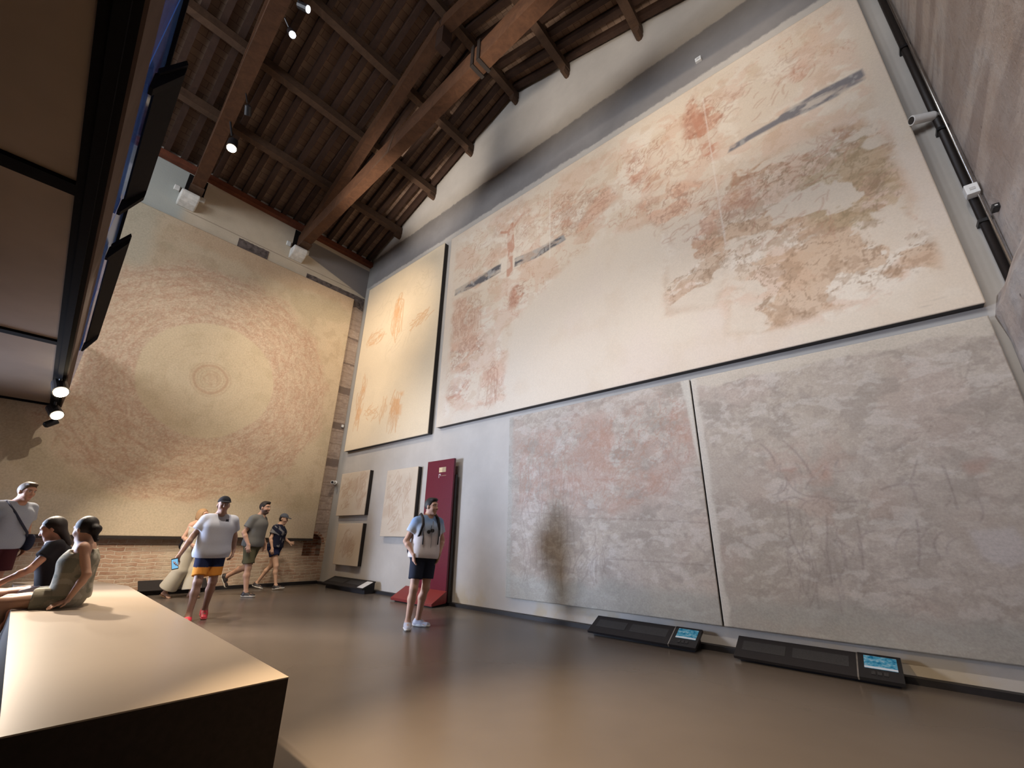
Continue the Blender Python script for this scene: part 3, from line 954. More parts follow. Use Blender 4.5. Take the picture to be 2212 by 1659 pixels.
c.scribble(7.3 - lx0, 1.2 - lz0, 1.2, 1.6, 40, L, .004, 1.57, (.2, .7), .12)
c.scribble(8.1 - lx0, .9 - lz0, .5, .7, 14, L, .005, 1.3, (.2, .5), .4)
c.blend(L * .45, (0.19, 0.15, 0.13))
c.blend(c.poly(q([(9.68, 3.3), (9.8, 3.3), (9.8, 2.0), (9.74, 2.4), (9.70, 2.9)]), .03, .02, 9) * .8, (0.56, 0.52, 0.45))
c.blend((1 - sst(c.U + (c.n(4, 12) - .5) * .1, .05, .14)) * .4, (0.40, 0.41, 0.37))
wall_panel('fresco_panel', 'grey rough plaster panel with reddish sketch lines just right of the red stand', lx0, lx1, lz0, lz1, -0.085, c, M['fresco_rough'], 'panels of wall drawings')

rx0, rx1 = 9.805, 12.66
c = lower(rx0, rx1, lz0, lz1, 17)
def q(pts):
    return [(a - rx0, b - lz0) for a, b in pts]
c.blend(sst(c.n(1.0, 20, .8, 1.2), .5, .64) * .5, (0.385, 0.325, 0.27))
m = c.poly(q([(10.3, 2.2), (11.3, 2.2), (11.6, 1.6), (11.2, 1.3), (10.6, 1.3)]), .15, .2, 3)
c.blend(m * sst(c.wn(3.5, 21, .15, 2.5), .48, .6) * .32, (0.40, 0.27, 0.21))
for pts, s in (([(10.87, 1.98), (11.09, 2.02), (11.06, 1.84), (10.89, 1.83)], .4), ([(12.14, 1.92), (12.34, 1.95), (12.27, 1.82), (12.15, 1.80)], .35), ([(10.62, 1.98), (10.8, 1.96), (10.76, 1.85), (10.64, 1.86)], .35)):
    c.blend(c.poly(q(pts), .06, .05, 5) * sst(c.wn(6, 44, .1, 4.0), .40, .52) * s, (0.42, 0.23, 0.17))
L = np.zeros_like(c.U)
for a, b, bd in (((10.66, 1.62), (10.63, 1.26), .03), ((10.63, 1.26), (10.70, 1.0), -.05), ((11.0, 1.45), (10.94, 1.15), .04), ((10.94, 1.15), (10.92, .8), -.03), ((11.25, 1.4), (11.2, .95), .03), ((11.7, 1.4), (11.62, 1.0), .06), ((12.0, 1.9), (12.0, 1.5), .05),
                 ((10.6, 1.6), (10.85, 1.6), .5), ((10.58, 1.7), (10.7, 1.88), -.4), ((10.7, 1.88), (10.95, 1.65), -.4), ((11.0, 1.65), (11.3, 1.6), -.2), ((11.5, 1.7), (11.8, 1.72), .2), ((10.75, 2.3), (10.95, 1.9), .1), ((10.5, 2.3), (10.62, 2.05), .2)):
    c.stroke(c.curve((a[0] - rx0, a[1] - lz0), (b[0] - rx0, b[1] - lz0), bd), .007, L)
c.scribble(10.9 - rx0, 1.75 - lz0, .9, .7, 26, L, .004, None, (.06, .2))
c.scribble(11.6 - rx0, 1.4 - lz0, 1.2, 1.0, 14, L, .004, 1.3, (.08, .25), .7)
c.scribble(10.8 - rx0, 1.1 - lz0, .6, .8, 16, L, .004, 1.5, (.2, .5), .2)
c.blend(L * .5, (0.19, 0.15, 0.14))
c.blend(c.poly(q([(12.02, 1.32), (12.3, 1.34), (12.36, 1.12), (12.2, 1.02), (12.04, 1.1)]), .03, .03, 8) * .7, (0.47, 0.42, 0.39))
ed = c.V + (c.n(2.5, 25) - .5) * .25
c.blend(sst(ed, 2.86, 2.90) * .75, (0.53, 0.465, 0.38))
c.blend((1 - sst(c.U + (c.n(5, 26) - .5) * .08, .05, .10)) * .8, (0.55, 0.50, 0.43))
wall_panel('fresco_panel', 'grey rough plaster panel with faint dark lines, rightmost of the low panels', rx0, rx1, lz0, lz1, -0.085, c, M['fresco_rough'], 'panels of wall drawings')

# ---- three small panels near the corner
def small(label, x0, x1, z0, z1, seed, yf, spots):
    c = Canvas(x1 - x0, z1 - z0, 0.014, (0.60, 0.50, 0.385), seed)
    c.blend(sst(c.n(2, 1), .45, .62) * .4, (0.54, 0.45, 0.345))
    L = np.zeros_like(c.U)
    for (u, v, w_, h_, n_, ang) in spots:
        pts = [(u - w_ / 2, v - h_ / 2), (u + w_ / 2, v - h_ / 2), (u + w_ / 2, v + h_ / 2), (u - w_ / 2, v + h_ / 2)]
        mm = c.poly(pts, .1, .06, n_)
        c.blend(mm * sst(c.n(4, n_), .45, .58) * .5, (0.47, 0.34, 0.24))
        c.scribble(u, v, w_, h_, n_, L, .010, ang, (.1, .3), .7)
    c.blend(L * .55, (0.42, 0.27, 0.18))
    t = thing('fresco_panel', label, 'painting', (x0, 0, z0), 0, 'panels of wall drawings')
    c.panel('painted_face', M['fresco'], t, (0, yf, 0), 'x')
    MB().box((0.004, yf + 0.0142, 0.004), (x1 - x0 - 0.002, -0.004, z1 - z0 - 0.004)).build('backing_frame', M['darkframe'], t)
small('small sketched panel beside the corner, upper of the stacked pair', 0.52, 1.88, 1.64, 2.72, 23, -0.11, [(.55, .7, .9, .5, 26, .9), (1.1, .6, .4, .8, 24, 1.2), (.4, .4, .5, .5, 14, .8)])
small('small sketched panel, lower of the stacked pair beside the corner', 0.74, 1.88, 0.49, 1.45, 29, -0.11, [(.5, .5, .5, .6, 26, 1.2), (.75, .4, .3, .4, 14, .8)])
small('medium pale sketched panel between the stacked pair and the red stand', 2.66, 3.84, 1.16, 2.63, 31, -0.11, [(.35, .9, .6, .9, 26, 1.1), (.85, .85, .3, .8, 20, 1.4), (.5, .3, .5, .3, 10, .5)])

# ---- the great ring drawing on the end wall
ey0, ey1, ez0, ez1 = -6.7, -0.42, 1.07, 8.16
c = Canvas(ey1 - ey0, ez1 - ez0, 0.0165, (0.50, 0.40, 0.275), 41)
cy, cz = -3.49 - ey0, 4.53 - ez0
c.blend(sst(c.n(.5, 1), .42, .62) * .5, (0.55, 0.43, 0.30))
c.blend(sst(c.n(2.4, 2), .5, .66) * .4, (0.44, 0.335, 0.22))
c.blend(sst(c.n(5, 3), .56, .7) * .35, (0.38, 0.29, 0.19))
wob = (c.n(1.2, 4) - .5) * .10
R = np.hypot(c.U - cy, c.V - cz) + wob
A = np.arctan2(c.V - cz, c.U - cy)
ring = sst(R, 1.33, 1.38) * (1 - sst(R + (c.n(2.5, 9) - .5) * .5, 2.65, 2.9))
PINK = np.array((0.44, 0.32, 0.23))
c.blend(ring * .42, PINK)
# swirling short strokes that follow the ring
th = A * 6.0
sw = fbm(R * 9.0 + np.sin(A * 3) * .6, A * 5.5, 1.0, 77, 4, .6)
c.blend(ring * sst(sw, .54, .62) * .30, (0.42, 0.255, 0.165))
sw2 = fbm(R * 13.0, A * 9.0 + 3, 1.0, 91, 4, .6)
c.blend(ring * sst(sw2, .56, .63) * .35, (0.57, 0.435, 0.305))
for kk in range(3):
    rr_ = 1 - sst(np.abs(fbm(R * (5 + 3 * kk) + np.sin(A * (4 + kk)) * .5, A * (7 + 4 * kk), 1.0, 120 + kk, 4, .6) - .5), .008, .03)
    c.blend(ring * rr_ * .42, (0.38, 0.215, 0.14))
    rr_ = 1 - sst(np.abs(fbm(R * (7 + 3 * kk) - A * 2.0, A * (9 + 4 * kk), 1.0, 140 + kk, 4, .6) - .5), .006, .022)
    c.blend(ring * rr_ * .40, (0.62, 0.49, 0.36))
L = np.zeros_like(c.U)
for _ in range(520):
    r = c.rs.uniform(1.42, 2.7)
    a = c.rs.uniform(0, 2 * PI)
    da = c.rs.uniform(.05, .16)
    ra = c.rs.uniform(-.22, .22)
    p0 = (cy + r * math.cos(a), cz + r * math.sin(a))
    p1 = (cy + (r + ra) * math.cos(a + da), cz + (r + ra) * math.sin(a + da))
    c.stroke(c.curve(p0, p1, c.rs.uniform(-.4, .4)), c.rs.uniform(.005, .010), L)
c.blend(L * .42, (0.37, 0.20, 0.13))
L = np.zeros_like(c.U)
for _ in range(260):
    r = c.rs.uniform(1.42, 2.75)
    a = c.rs.uniform(0, 2 * PI)
    da = c.rs.uniform(.04, .12)
    p0 = (cy + r * math.cos(a), cz + r * math.sin(a))
    p1 = (cy + (r + c.rs.uniform(-.25, .25)) * math.cos(a + da), cz + (r + c.rs.uniform(-.2, .2)) * math.sin(a + da))
    c.stroke(c.curve(p0, p1, c.rs.uniform(-.3, .3)), .007, L)
c.blend(L * .45, (0.63, 0.50, 0.36))
for k in range(7):
    rr = 1.52 + k * .19
    c.blend(np.exp(-((R - rr) / .012) ** 2) * .28, (0.38, 0.22, 0.15))
# inner disc and hub
disc = 1 - sst(R, 1.33, 1.37)
c.blend(disc * .7, (0.53, 0.425, 0.28))
c.blend(disc * sst(c.n(3, 6), .5, .64) * .35, (0.44, 0.345, 0.22))
c.blend(np.exp(-((R - .325) / .035) ** 2) * .6, (0.40, 0.245, 0.155))
for rr in (.13, .20, .255, .40, .62, .85, 1.08):
    c.blend(np.exp(-((R - rr) / .012) ** 2) * (.35 if rr < .5 else .12), (0.37, 0.235, 0.15))
c.blend((1 - sst(R, .18, .22)) * sst(c.n(6, 8), .45, .6) * .4, (0.42, 0.28, 0.18))
# outer damp stains, the bare strip along the bottom
out = sst(R, 2.8, 3.0)
c.blend(out * sst(c.n(1.1, 10), .48, .62) * .6, (0.41, 0.335, 0.22))
top = sst(c.V + (c.n(1.6, 11) - .5) * .5, 6.55, 6.8)
c.blend(top * sst(c.U, 1.5, 2.2) * .5, (0.46, 0.315, 0.20))
c.blend((1 - sst(c.V + (c.n(1.2, 12) - .5) * .5, .62, .85)) * .7, (0.50, 0.42, 0.31))
c.blend((1 - sst(c.U + (c.n(1.2, 13) - .5) * .4, 1.25, 1.6)) * sst(c.V, 5.3, 5.8) * .5, (0.40, 0.39, 0.31))
t = thing('fresco_panel', 'giant drawing of concentric rings filling the far end wall', 'painting', (0, ey0, ez0), 0, 'panels of wall drawings')
c.panel('painted_face', M['fresco_disc'], t, (0.13, 0, 0), 'y')
MB().box((0.004, 0.02, 0.0), (0.10, ey1 - ey0 - 0.02, ez1 - ez0 - 0.01)).build('backing_frame', M['darkframe'], t)
MB().box((0.004, 0.0, -0.05), (0.15, ey1 - ey0 - 0.01, -0.002)).build('bottom_rail', M['darkframe'], t)
# ------------------------------------------------------------------ reading boards, red stand, wall fittings
def lectern(label, x0, x1, split, screen=True, ztop=0.19, zf=0.045, yb=-0.10, yf=-0.40, label_plate=False):
    t = thing('reading_board', label, 'lectern', (x0, 0, 0), 0, 'black reading boards on the floor')
    W = x1 - x0
    sx = split - x0
    def P(x, k, up=0.0):     # point on the sloping face, k = 0 at the back edge, 1 at the front edge
        nrm = Vector((0, -(ztop - zf), -(yf - yb))).normalized()
        return Vector((x, yb + (yf - yb) * k, ztop + (zf - ztop) * k)) + Vector((0, nrm.y, abs(nrm.z))) * up
    def slab(xa, xb, ka, kb, u0, u1):
        return [P(xa, kb, u0), P(xb, kb, u0), P(xb, ka, u0), P(xa, ka, u0), P(xa, kb, u1), P(xb, kb, u1), P(xb, ka, u1), P(xa, ka, u1)]
    MB().prism([(yb + 0.01, 0.0), (yb + 0.01, ztop - 0.03), (yf + 0.09, zf), (yf + 0.09, 0.0)], 0, 0.04, W - 0.04).build('base', M['blackmatt'], t)
    MB().hexa(slab(0, sx - 0.006, 0, 1, -0.02, 0.006)).build('text_board', M['blackmatt'], t)
    if screen:
        MB().hexa(slab(sx - 0.006, sx + 0.006, 0, 1, -0.02, 0.009)).build('divider_strip', M['steel'], t)
        MB().hexa(slab(sx + 0.006, W, 0, 1, -0.02, 0.012)).build('screen_housing', M['black'], t)
        w2 = W - sx
        MB().hexa(slab(sx + w2 * .16, sx + w2 * .90, .10, .60, 0.012, 0.015)).build('screen', M['screen'], t)
        MB().hexa(slab(sx + w2 * .16, sx + w2 * .90, .53, .60, 0.015, 0.0165)).build('caption_bar', M['screenwhite'], t)
        for k in range(3):
            MB().hexa(slab(sx + w2 * (.30 + .14 * k), sx + w2 * (.40 + .14 * k), .72, .84, 0.012, 0.017)).build('button', M['textfield'], t)
    for a, b in ((.06, .44), (.5, .94)):
        MB().hexa(slab(sx * a, sx * b, .22, .66, 0.006, 0.008)).build('text_field', M['textfield'], t)
    if label_plate:
        MB().hexa(slab(W - .26, W - .03, .12, .9, 0.006, 0.009)).build('white_label', M['paper'], t)
    return t
lectern('black sloping reading board with lit blue screen under the left grey panel', 8.18, 9.56, 9.25)
lectern('black sloping reading board with lit blue screen, nearest the right end of the wall', 9.95, 11.31, 10.99)
lectern('dark reading board with white end label on the floor below the small panels', 0.95, 2.72, 2.72, False, 0.235, 0.10, -0.11, -0.42, True)
# the one against the end wall
t = thing('reading_board', 'dark reading board on the floor against the brick end wall', 'lectern', (0, -3.72, 0), 0, 'black reading boards on the floor')
MB().prism([(0.08, 0.0), (0.08, 0.20), (0.30, 0.06), (0.30, 0.0)], 1, 0.04, 1.1).build('base', M['blackmatt'], t)
MB().hexa([(0.36, 0, 0.07), (0.36, 1.14, 0.07), (0.10, 1.14, 0.235), (0.10, 0, 0.235), (0.372, 0, 0.088), (0.372, 1.14, 0.088), (0.112, 1.14, 0.253), (0.112, 0, 0.253)]).build('text_board', M['blackmatt'], t)

# red stand
t = thing('information_stand', 'tall dark red information stand with a small cream emblem, behind the man with the backpack', 'sign', (4.16, 0, 0))
MB().box((0.08, -0.17, 0.06), (0.92, -0.12, 2.675)).build('front_board', M['red'], t, bevel=0.006)
MB().box((0.30, -0.12, 0.05), (0.94, -0.07, 2.35)).build('rear_brace', M['darkframe'], t)
MB().prism([(-0.17, 0.25), (-0.17, 0.05), (-0.50, 0.02), (-0.50, 0.065)], 0, -0.28, 0.95).build('sloping_foot', M['red2'], t, bevel=0.005)
MB().box((-0.22, -0.44, 0.0), (0.9, -0.08, 0.03)).build('floor_plate', M['blackmatt'], t)
em = MB().box((0.475, -0.174, 2.42), (0.575, -0.1705, 2.52)).build('emblem', M['cream'], t)
MB().box((0.578, -0.174, 2.42), (0.685, -0.1705, 2.52)).build('emblem_half', M['cream2'], em)
mb = MB()
mb.box((0.475, -0.173, 2.31), (0.485, -0.1705, 2.385))
mb.box((0.475, -0.173, 2.375), (0.513, -0.1705, 2.388))
mb.box((0.523, -0.173, 2.345), (0.531, -0.1705, 2.388))
mb.build('emblem_letter', M['white'], em)
mb = MB()
for k in range(9):
    mb.box((0.55 + k * 0.018, -0.1725, 2.345), (0.562 + k * 0.018, -0.1705, 2.349 + 0.006 * (k % 2)))
mb.build('small_print', M['cream2'], em)

# corner pipe with its brackets
t = thing('pipe', 'dark vertical pipe running up the corner beside the rough right wall', 'pipe', (12.89, -0.075, 3.4))
MB().tube([(0, 0, 0.0), (0, 0, 6.8)], 0.035).build('tube', M['darkframe'], t, smooth=True)
for z in (0.9, 2.2, 3.6, 5.2):
    MB().box((-0.045, -0.05, z), (0.055, 0.07, z + 0.035)).build('bracket', M['black'], t)
MB().tube([(0.03, -0.085, 0.0), (0.03, -0.085, 6.8)], 0.012).build('cable', M['steel'], t, smooth=True)

def cctv(label, loc, rotz, s=1.0, pitch=0.25):
    t = thing('security_camera', label, 'camera', loc, rotz, None)
    MB().tube([(-0.13 * s, 0, 0), (-0.04 * s, 0, 0), (-0.02 * s, 0, -0.01 * s)], 0.022 * s).build('arm', M['white'], t, smooth=True)
    MB().tube([(-0.16 * s, 0, 0.0), (-0.13 * s, 0, 0.0)], 0.06 * s, 20).build('mount', M['white'], t)
    d = Vector((math.cos(pitch), 0, -math.sin(pitch)))
    a = Vector((-0.06 * s, 0, 0.0))
    b = a + d * 0.22 * s
    MB().tube([a, a + d * 0.02 * s, b], [0.035 * s, 0.045 * s, 0.048 * s], 20).build('housing', M['white'], t, smooth=False)
    MB().tube([b - d * 0.002, b + d * 0.006 * s], 0.037 * s, 20).build('lens', M['black'], t)
cctv('white bullet security camera on the pipe high at the right corner', (12.83, -0.13, 5.83), PI + 0.5, 1.1, 0.1)
cctv('small white security camera low in the room corner beside the stacked panels', (0.17, -0.13, 2.53), -0.75, 0.9, 0.1)
def wbox(label, name, a, b, m, cat):
    t = thing(name, label, cat, ((a[0] + b[0]) / 2, (a[1] + b[1]) / 2, a[2]))
    lo = tuple(a[i] - t.location[i] for i in range(3))
    hi = tuple(b[i] - t.location[i] for i in range(3))
    MB().box(lo, hi).build('casing', m, t, bevel=0.006)
    MB().box((lo[0] + (hi[0] - lo[0]) * .3, lo[1] - 0.006, lo[2] + (hi[2] - lo[2]) * .35), (hi[0] - (hi[0] - lo[0]) * .3, lo[1], lo[2] + (hi[2] - lo[2]) * .6)).build('sensor_eye', M['paper'], t)
wbox('white sensor box beside the corner pipe below the security camera', 'sensor_box', (12.83, -0.22, 4.60), (12.93, -0.12, 4.72), M['white'], 'sensor')
wbox('small white box on the grey painted band at the top of the long wall', 'sensor_box', (10.60, -0.05, 9.12), (10.70, 0.002, 9.21), M['white'], 'sensor')
wbox('tiny pale box on the stone strip in the room corner', 'sensor_box', (0.0, -0.10, 4.10), (0.04, -0.04, 4.18), M['white'], 'sensor')
wbox('small black bracket on the rough right wall', 'wall_bracket', (12.90, -0.42, 4.24), (12.95, -0.32, 4.29), M['black'], 'bracket')

# ------------------------------------------------------------------ bench
t = thing('bench', 'long low bench with pale glossy top in the foreground', 'bench', (0, 0, 0))
top = [(8.93, -4.62), (3.37, -4.42), (1.95, -4.70), (1.95, -5.45), (8.92, -5.63)]
MB().prism(top, 2, 0.444, 0.45).build('top', M['bench'], t)
ins = [(8.929, -4.621), (3.37, -4.421), (1.951, -4.701), (1.951, -5.449), (8.919, -5.629)]
MB().prism(ins, 2, 0.0, 0.444).build('body', M['benchside'], t)

# ------------------------------------------------------------------ gallery on the left
GO = Vector((9.557, -6.04, 0.0))
GA = math.atan2(-0.249, 5.829)
t = thing('gallery', 'dark raised gallery overhead on the left with brown underside panels and glass parapet', 'gallery', GO, GA)
S0, S1 = -9.39, 3.3
js = [S0, -5.37, -1.75, 1.87, S1]
for a, b in zip(js[:-1], js[1:]):
    MB().box((a + 0.05, -5.9, 3.33), (b - 0.05, -0.15, 3.39)).build('soffit_panel', M['soffit'], t)
for a in js[1:-1]:
    MB().box((a - 0.07, -5.9, 3.30), (a + 0.07, -0.15, 3.62)).build('cross_beam', M['boardblack'], t)
MB().box((S0, -5.9, 3.30), (S0 + 0.07, -0.15, 3.62)).build('cross_beam', M['boardblack'], t)
MB().box((S0, -0.15, 3.30), (S1, -0.01, 3.62)).build('edge_beam', M['boardblack'], t)
MB().box((S0, -5.9, 3.40), (S1, -0.15, 3.60)).build('deck', M['blackmatt'], t)
MB().box((S0, -0.01, 3.30), (S1, 0.006, 3.72)).build('fascia', M['fascia'], t)
tr = MB().box((S0 + 0.1, -0.10, 3.275), (S1, -0.045, 3.30)).build('lamp_track', M['boardblack'], t)
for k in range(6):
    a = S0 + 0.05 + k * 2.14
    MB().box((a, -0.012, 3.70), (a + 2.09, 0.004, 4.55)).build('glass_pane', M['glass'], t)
MB().box((S0, -0.03, 4.55), (S1, 0.03, 4.59)).build('handrail', M['boardblack'], t)
for (a, b, lb) in ((-2.95, -1.15, 'dark tilted board on the gallery parapet, nearer of the two'), (-7.6, -3.85, 'dark tilted board on the gallery parapet, farther of the two')):
    bt = thing('parapet_board', lb, 'lectern', GO, GA, 'tilted boards on the gallery parapet')
    MB().hexa([(a, 0.03, 4.05), (b, 0.03, 4.05), (b, 0.14, 4.26), (a, 0.14, 4.26), (a, 0.015, 4.08), (b, 0.015, 4.08), (b, 0.125, 4.29), (a, 0.125, 4.29)]).build('board', M['boardblack'], bt)
    for xx in (a + 0.06, b - 0.06):
        MB().prism([(0.008, 4.05), (0.14, 4.25), (0.14, 4.18), (0.03, 3.92), (0.008, 3.92)], 0, xx - 0.035, xx + 0.035).build('bracket', M['boardblack'], bt)

# ------------------------------------------------------------------ spotlights
def spot_fixture(label, loc, aim, mount, lens=True, s=1.0, bulb='bulb', power=0.0, color=(1, .8, .55), size=60, blend=0.6, group='ceiling and gallery spotlights'):
    t = thing('spotlight', label, 'lamp', loc, 0, group)
    L0 = Vector(loc)
    d = (Vector(aim) - L0).normalized()
    m = Vector(mount) - L0
    MB().tube([m, m * 0.35 - d * 0.03], 0.012 * s).build('arm', M['black'], t)
    MB().tube([-d * 0.11 * s, -d * 0.09 * s, d * 0.07 * s], [0.035 * s, 0.055 * s, 0.06 * s], 18).build('housing', M['black'], t)
    if lens:
        MB().tube([d * 0.065 * s, d * 0.078 * s], 0.05 * s, 18).build('lens', M[bulb], t)
    if power > 0:
        spot_light('spot beam', L0 + d * 0.10 * s, aim, power, color, size, blend, 0.05)
    return t
def spot_light(name, loc, aim, power, color, size, blend, radius=0.05):
    l = bpy.data.lights.new(name, 'SPOT')
    l.energy = power
    l.color = color
    l.spot_size = math.radians(size)
    l.spot_blend = blend
    l.shadow_soft_size = radius
    o = bpy.data.objects.new(name, l)
    COL.objects.link(o)
    o.location = loc
    o.rotation_euler = (Vector(aim) - Vector(loc)).to_track_quat('-Z', 'Y').to_euler()
    return o
def area_light(name, loc, aim, power, color, sx, sy):
    l = bpy.data.lights.new(name, 'AREA')
    l.shape = 'RECTANGLE'
    l.size, l.size_y = sx, sy
    l.energy = power
    l.color = color
    o = bpy.data.objects.new(name, l)
    COL.objects.link(o)
    o.location = loc
    o.rotation_euler = (Vector(aim) - Vector(loc)).to_track_quat('-Z', 'Y').to_euler()
    return o
WARM = (1.0, 0.78, 0.52)
SOFTW = (1.0, 0.84, 0.66)
COOL = (0.62, 0.74, 1.0)
NEUT = (1.0, 0.90, 0.80)
spot_fixture('glaring spotlight under the far end of the gallery edge, upper of the pair', (2.5, -5.77, 3.14), (5.6, -4.9, 0.4), (2.5, -5.80, 3.28), power=1500, color=SOFTW, size=56, s=1.6)
spot_fixture('glaring spotlight under the far end of the gallery edge, lower of the pair', (0.75, -5.70, 3.10), (4.2, -4.0, 0.2), (0.75, -5.74, 3.28), power=420, color=SOFTW, size=70, s=1.6)
spot_fixture('unlit black spotlight hanging below the glaring pair at the gallery end', (0.50, -5.68, 2.95), (0.1, -3.5, 5.0), (0.47, -5.73, 3.28), lens=False)
spot_fixture('glaring spotlight hanging from the second roof truss', (3.0, -4.83, 8.52), (5.6, -4.9, 0.4), (3.0, -4.98, 9.03), power=2600, color=SOFTW, size=40, s=1.6)
spot_fixture('small pale lit spotlight high on the second roof truss', (5.75, -4.90, 8.85), (8.5, -4, 4.0), (5.75, -5.05, 9.04), bulb='dim_bulb')
spot_fixture('small pale spotlight on the second roof truss at the top edge', (6.2, -4.92, 8.95), (10.5, 0, 6.0), (6.2, -5.07, 9.04), bulb='dim_bulb')
spot_fixture('dark unlit spotlight on the second roof truss beside the glaring one', (3.9, -4.88, 8.66), (0, -3, 5), (3.9, -5.0, 9.04), lens=False)
# ------------------------------------------------------------------ people: one continuous surface each, polygonised from a distance field
V3 = lambda *a: np.array(a, float)

class SDF:
    def __init__(self, lo, hi, res):
        self.lo, self.res = np.array(lo, float), res
        self.n = np.ceil((np.array(hi) - self.lo) / res).astype(int) + 1
        self.F = np.full(self.n, 1.0, np.float32)
    def _grid(self, lo, hi):
        i0 = np.clip(np.floor((lo - self.lo) / self.res).astype(int), 0, self.n - 1)
        i1 = np.clip(np.ceil((hi - self.lo) / self.res).astype(int) + 1, 1, self.n)
        ax = [self.lo[k] + self.res * np.arange(i0[k], i1[k]) for k in range(3)]
        X, Y, Z = np.meshgrid(*ax, indexing='ij')
        return (slice(i0[0], i1[0]), slice(i0[1], i1[1]), slice(i0[2], i1[2])), X, Y, Z
    def put(self, d, sl, k, sub=False):
        if d.size == 0:
            return
        A = self.F[sl]
        if sub:
            h = np.maximum(k - np.abs(A + d), 0) / max(k, 1e-6)
            self.F[sl] = np.maximum(A, -d) + h * h * k * .25
        else:
            h = np.maximum(k - np.abs(A - d), 0) / max(k, 1e-6)
            self.F[sl] = np.minimum(A, d) - h * h * k * .25
    def cone(self, a, ra, b, rb, k=0.03, sub=False, flat=None, clip=()):
        """tapered capsule; flat=(dir, factor) thins it along a direction; clip: planes (point, normal) removing the far side"""
        a, b = np.array(a, float), np.array(b, float)
        R = max(ra, rb) * 1.3 + k + 3 * self.res
        sl, X, Y, Z = self._grid(np.minimum(a, b) - R, np.maximum(a, b) + R)
        ba = b - a
        P = [X - a[0], Y - a[1], Z - a[2]]
        t = np.clip((P[0] * ba[0] + P[1] * ba[1] + P[2] * ba[2]) / max(ba @ ba, 1e-9), 0, 1)
        Q = [P[i] - t * ba[i] for i in range(3)]
        sc = 1.0
        if flat is not None:
            n, f = flat
            n = np.array(n, float) / np.linalg.norm(n)
            s = Q[0] * n[0] + Q[1] * n[1] + Q[2] * n[2]
            Q = [Q[i] + n[i] * s * (1 / f - 1) for i in range(3)]
            sc = (1 + f) / 2
        d = (np.sqrt(Q[0] ** 2 + Q[1] ** 2 + Q[2] ** 2) - (ra + (rb - ra) * t)) * sc
        for (p, n) in clip:
            n = np.array(n, float) / np.linalg.norm(n)
            d = np.maximum(d, (X - p[0]) * n[0] + (Y - p[1]) * n[1] + (Z - p[2]) * n[2])
        self.put(d.astype(np.float32), sl, k, sub)
    def ell(self, c, r, k=0.02, sub=False, rot=None, clip=()):
        c, r = np.array(c, float), np.array(r, float)
        R = max(r) + k + 3 * self.res
        sl, X, Y, Z = self._grid(c - R, c + R)
        P = np.stack([X - c[0], Y - c[1], Z - c[2]])
        if rot is not None:
            P = np.tensordot(rot.T, P, 1)
        k0 = np.sqrt((P[0] / r[0]) ** 2 + (P[1] / r[1]) ** 2 + (P[2] / r[2]) ** 2)
        k1 = np.sqrt((P[0] / r[0] ** 2) ** 2 + (P[1] / r[1] ** 2) ** 2 + (P[2] / r[2] ** 2) ** 2)
        d = k0 * (k0 - 1) / np.maximum(k1, 1e-6)
        for (p, n) in clip:
            n = np.array(n, float) / np.linalg.norm(n)
            d = np.maximum(d, (X - p[0]) * n[0] + (Y - p[1]) * n[1] + (Z - p[2]) * n[2])
        self.put(d.astype(np.float32), sl, k, sub)
    def cut(self, p, n):
        n = np.array(n, float) / np.linalg.norm(n)
        sl, X, Y, Z = self._grid(self.lo, self.lo + self.res * (self.n - 1))
        self.F = np.maximum(self.F, ((X - p[0]) * n[0] + (Y - p[1]) * n[1] + (Z - p[2]) * n[2]).astype(np.float32))
    def mesh(self):
        F = self.F
        F[0], F[-1] = 1, 1
        F[:, 0], F[:, -1] = 1, 1
        F[:, :, 0], F[:, :, -1] = 1, 1
        S = F < 0
        cor = [(i, j, k) for i in (0, 1) for j in (0, 1) for k in (0, 1)]
        nx, ny, nz = F.shape
        cnt = sum(S[i:nx - 1 + i, j:ny - 1 + j, k:nz - 1 + k].astype(np.int8) for i, j, k in cor)
        act = (cnt > 0) & (cnt < 8)
        I = np.argwhere(act)
        vid = np.full(act.shape, -1, np.int64)
        vid[act] = np.arange(len(I))
        fv = {c: F[I[:, 0] + c[0], I[:, 1] + c[1], I[:, 2] + c[2]] for c in cor}
        pos = np.zeros((len(I), 3))
        m = np.zeros(len(I))
        for a in cor:
            for ax in range(3):
                if a[ax] == 0:
                    b = list(a); b[ax] = 1; b = tuple(b)
                    f0, f1 = fv[a], fv[b]
                    x = (f0 < 0) != (f1 < 0)
                    t = np.where(x, f0 / np.where(x, f0 - f1, 1), 0)
                    p = np.array(a, float)[None] + t[:, None] * (np.array(b) - np.array(a))[None]
                    pos += np.where(x[:, None], p, 0)
                    m += x
        pos = (pos / m[:, None] + I) * self.res + self.lo
        quads = []
        for ax in range(3):
            u, w = (ax + 1) % 3, (ax + 2) % 3
            s0 = [slice(None)] * 3; s1 = [slice(None)] * 3
            s0[ax] = slice(0, -1); s1[ax] = slice(1, None)
            A, B = S[tuple(s0)], S[tuple(s1)]
            e = np.argwhere(A != B)
            e = e[(e[:, u] > 0) & (e[:, w] > 0)]
            if len(e) == 0:
                continue
            ins = A[e[:, 0], e[:, 1], e[:, 2]]
            def g(du, dw):
                q = e.copy(); q[:, u] -= du; q[:, w] -= dw
                return vid[q[:, 0], q[:, 1], q[:, 2]]
            q = np.stack([g(1, 1), g(0, 1), g(0, 0), g(1, 0)], 1)
            q[~ins] = q[~ins][:, ::-1]
            quads.append(q)
        return pos, np.concatenate(quads)
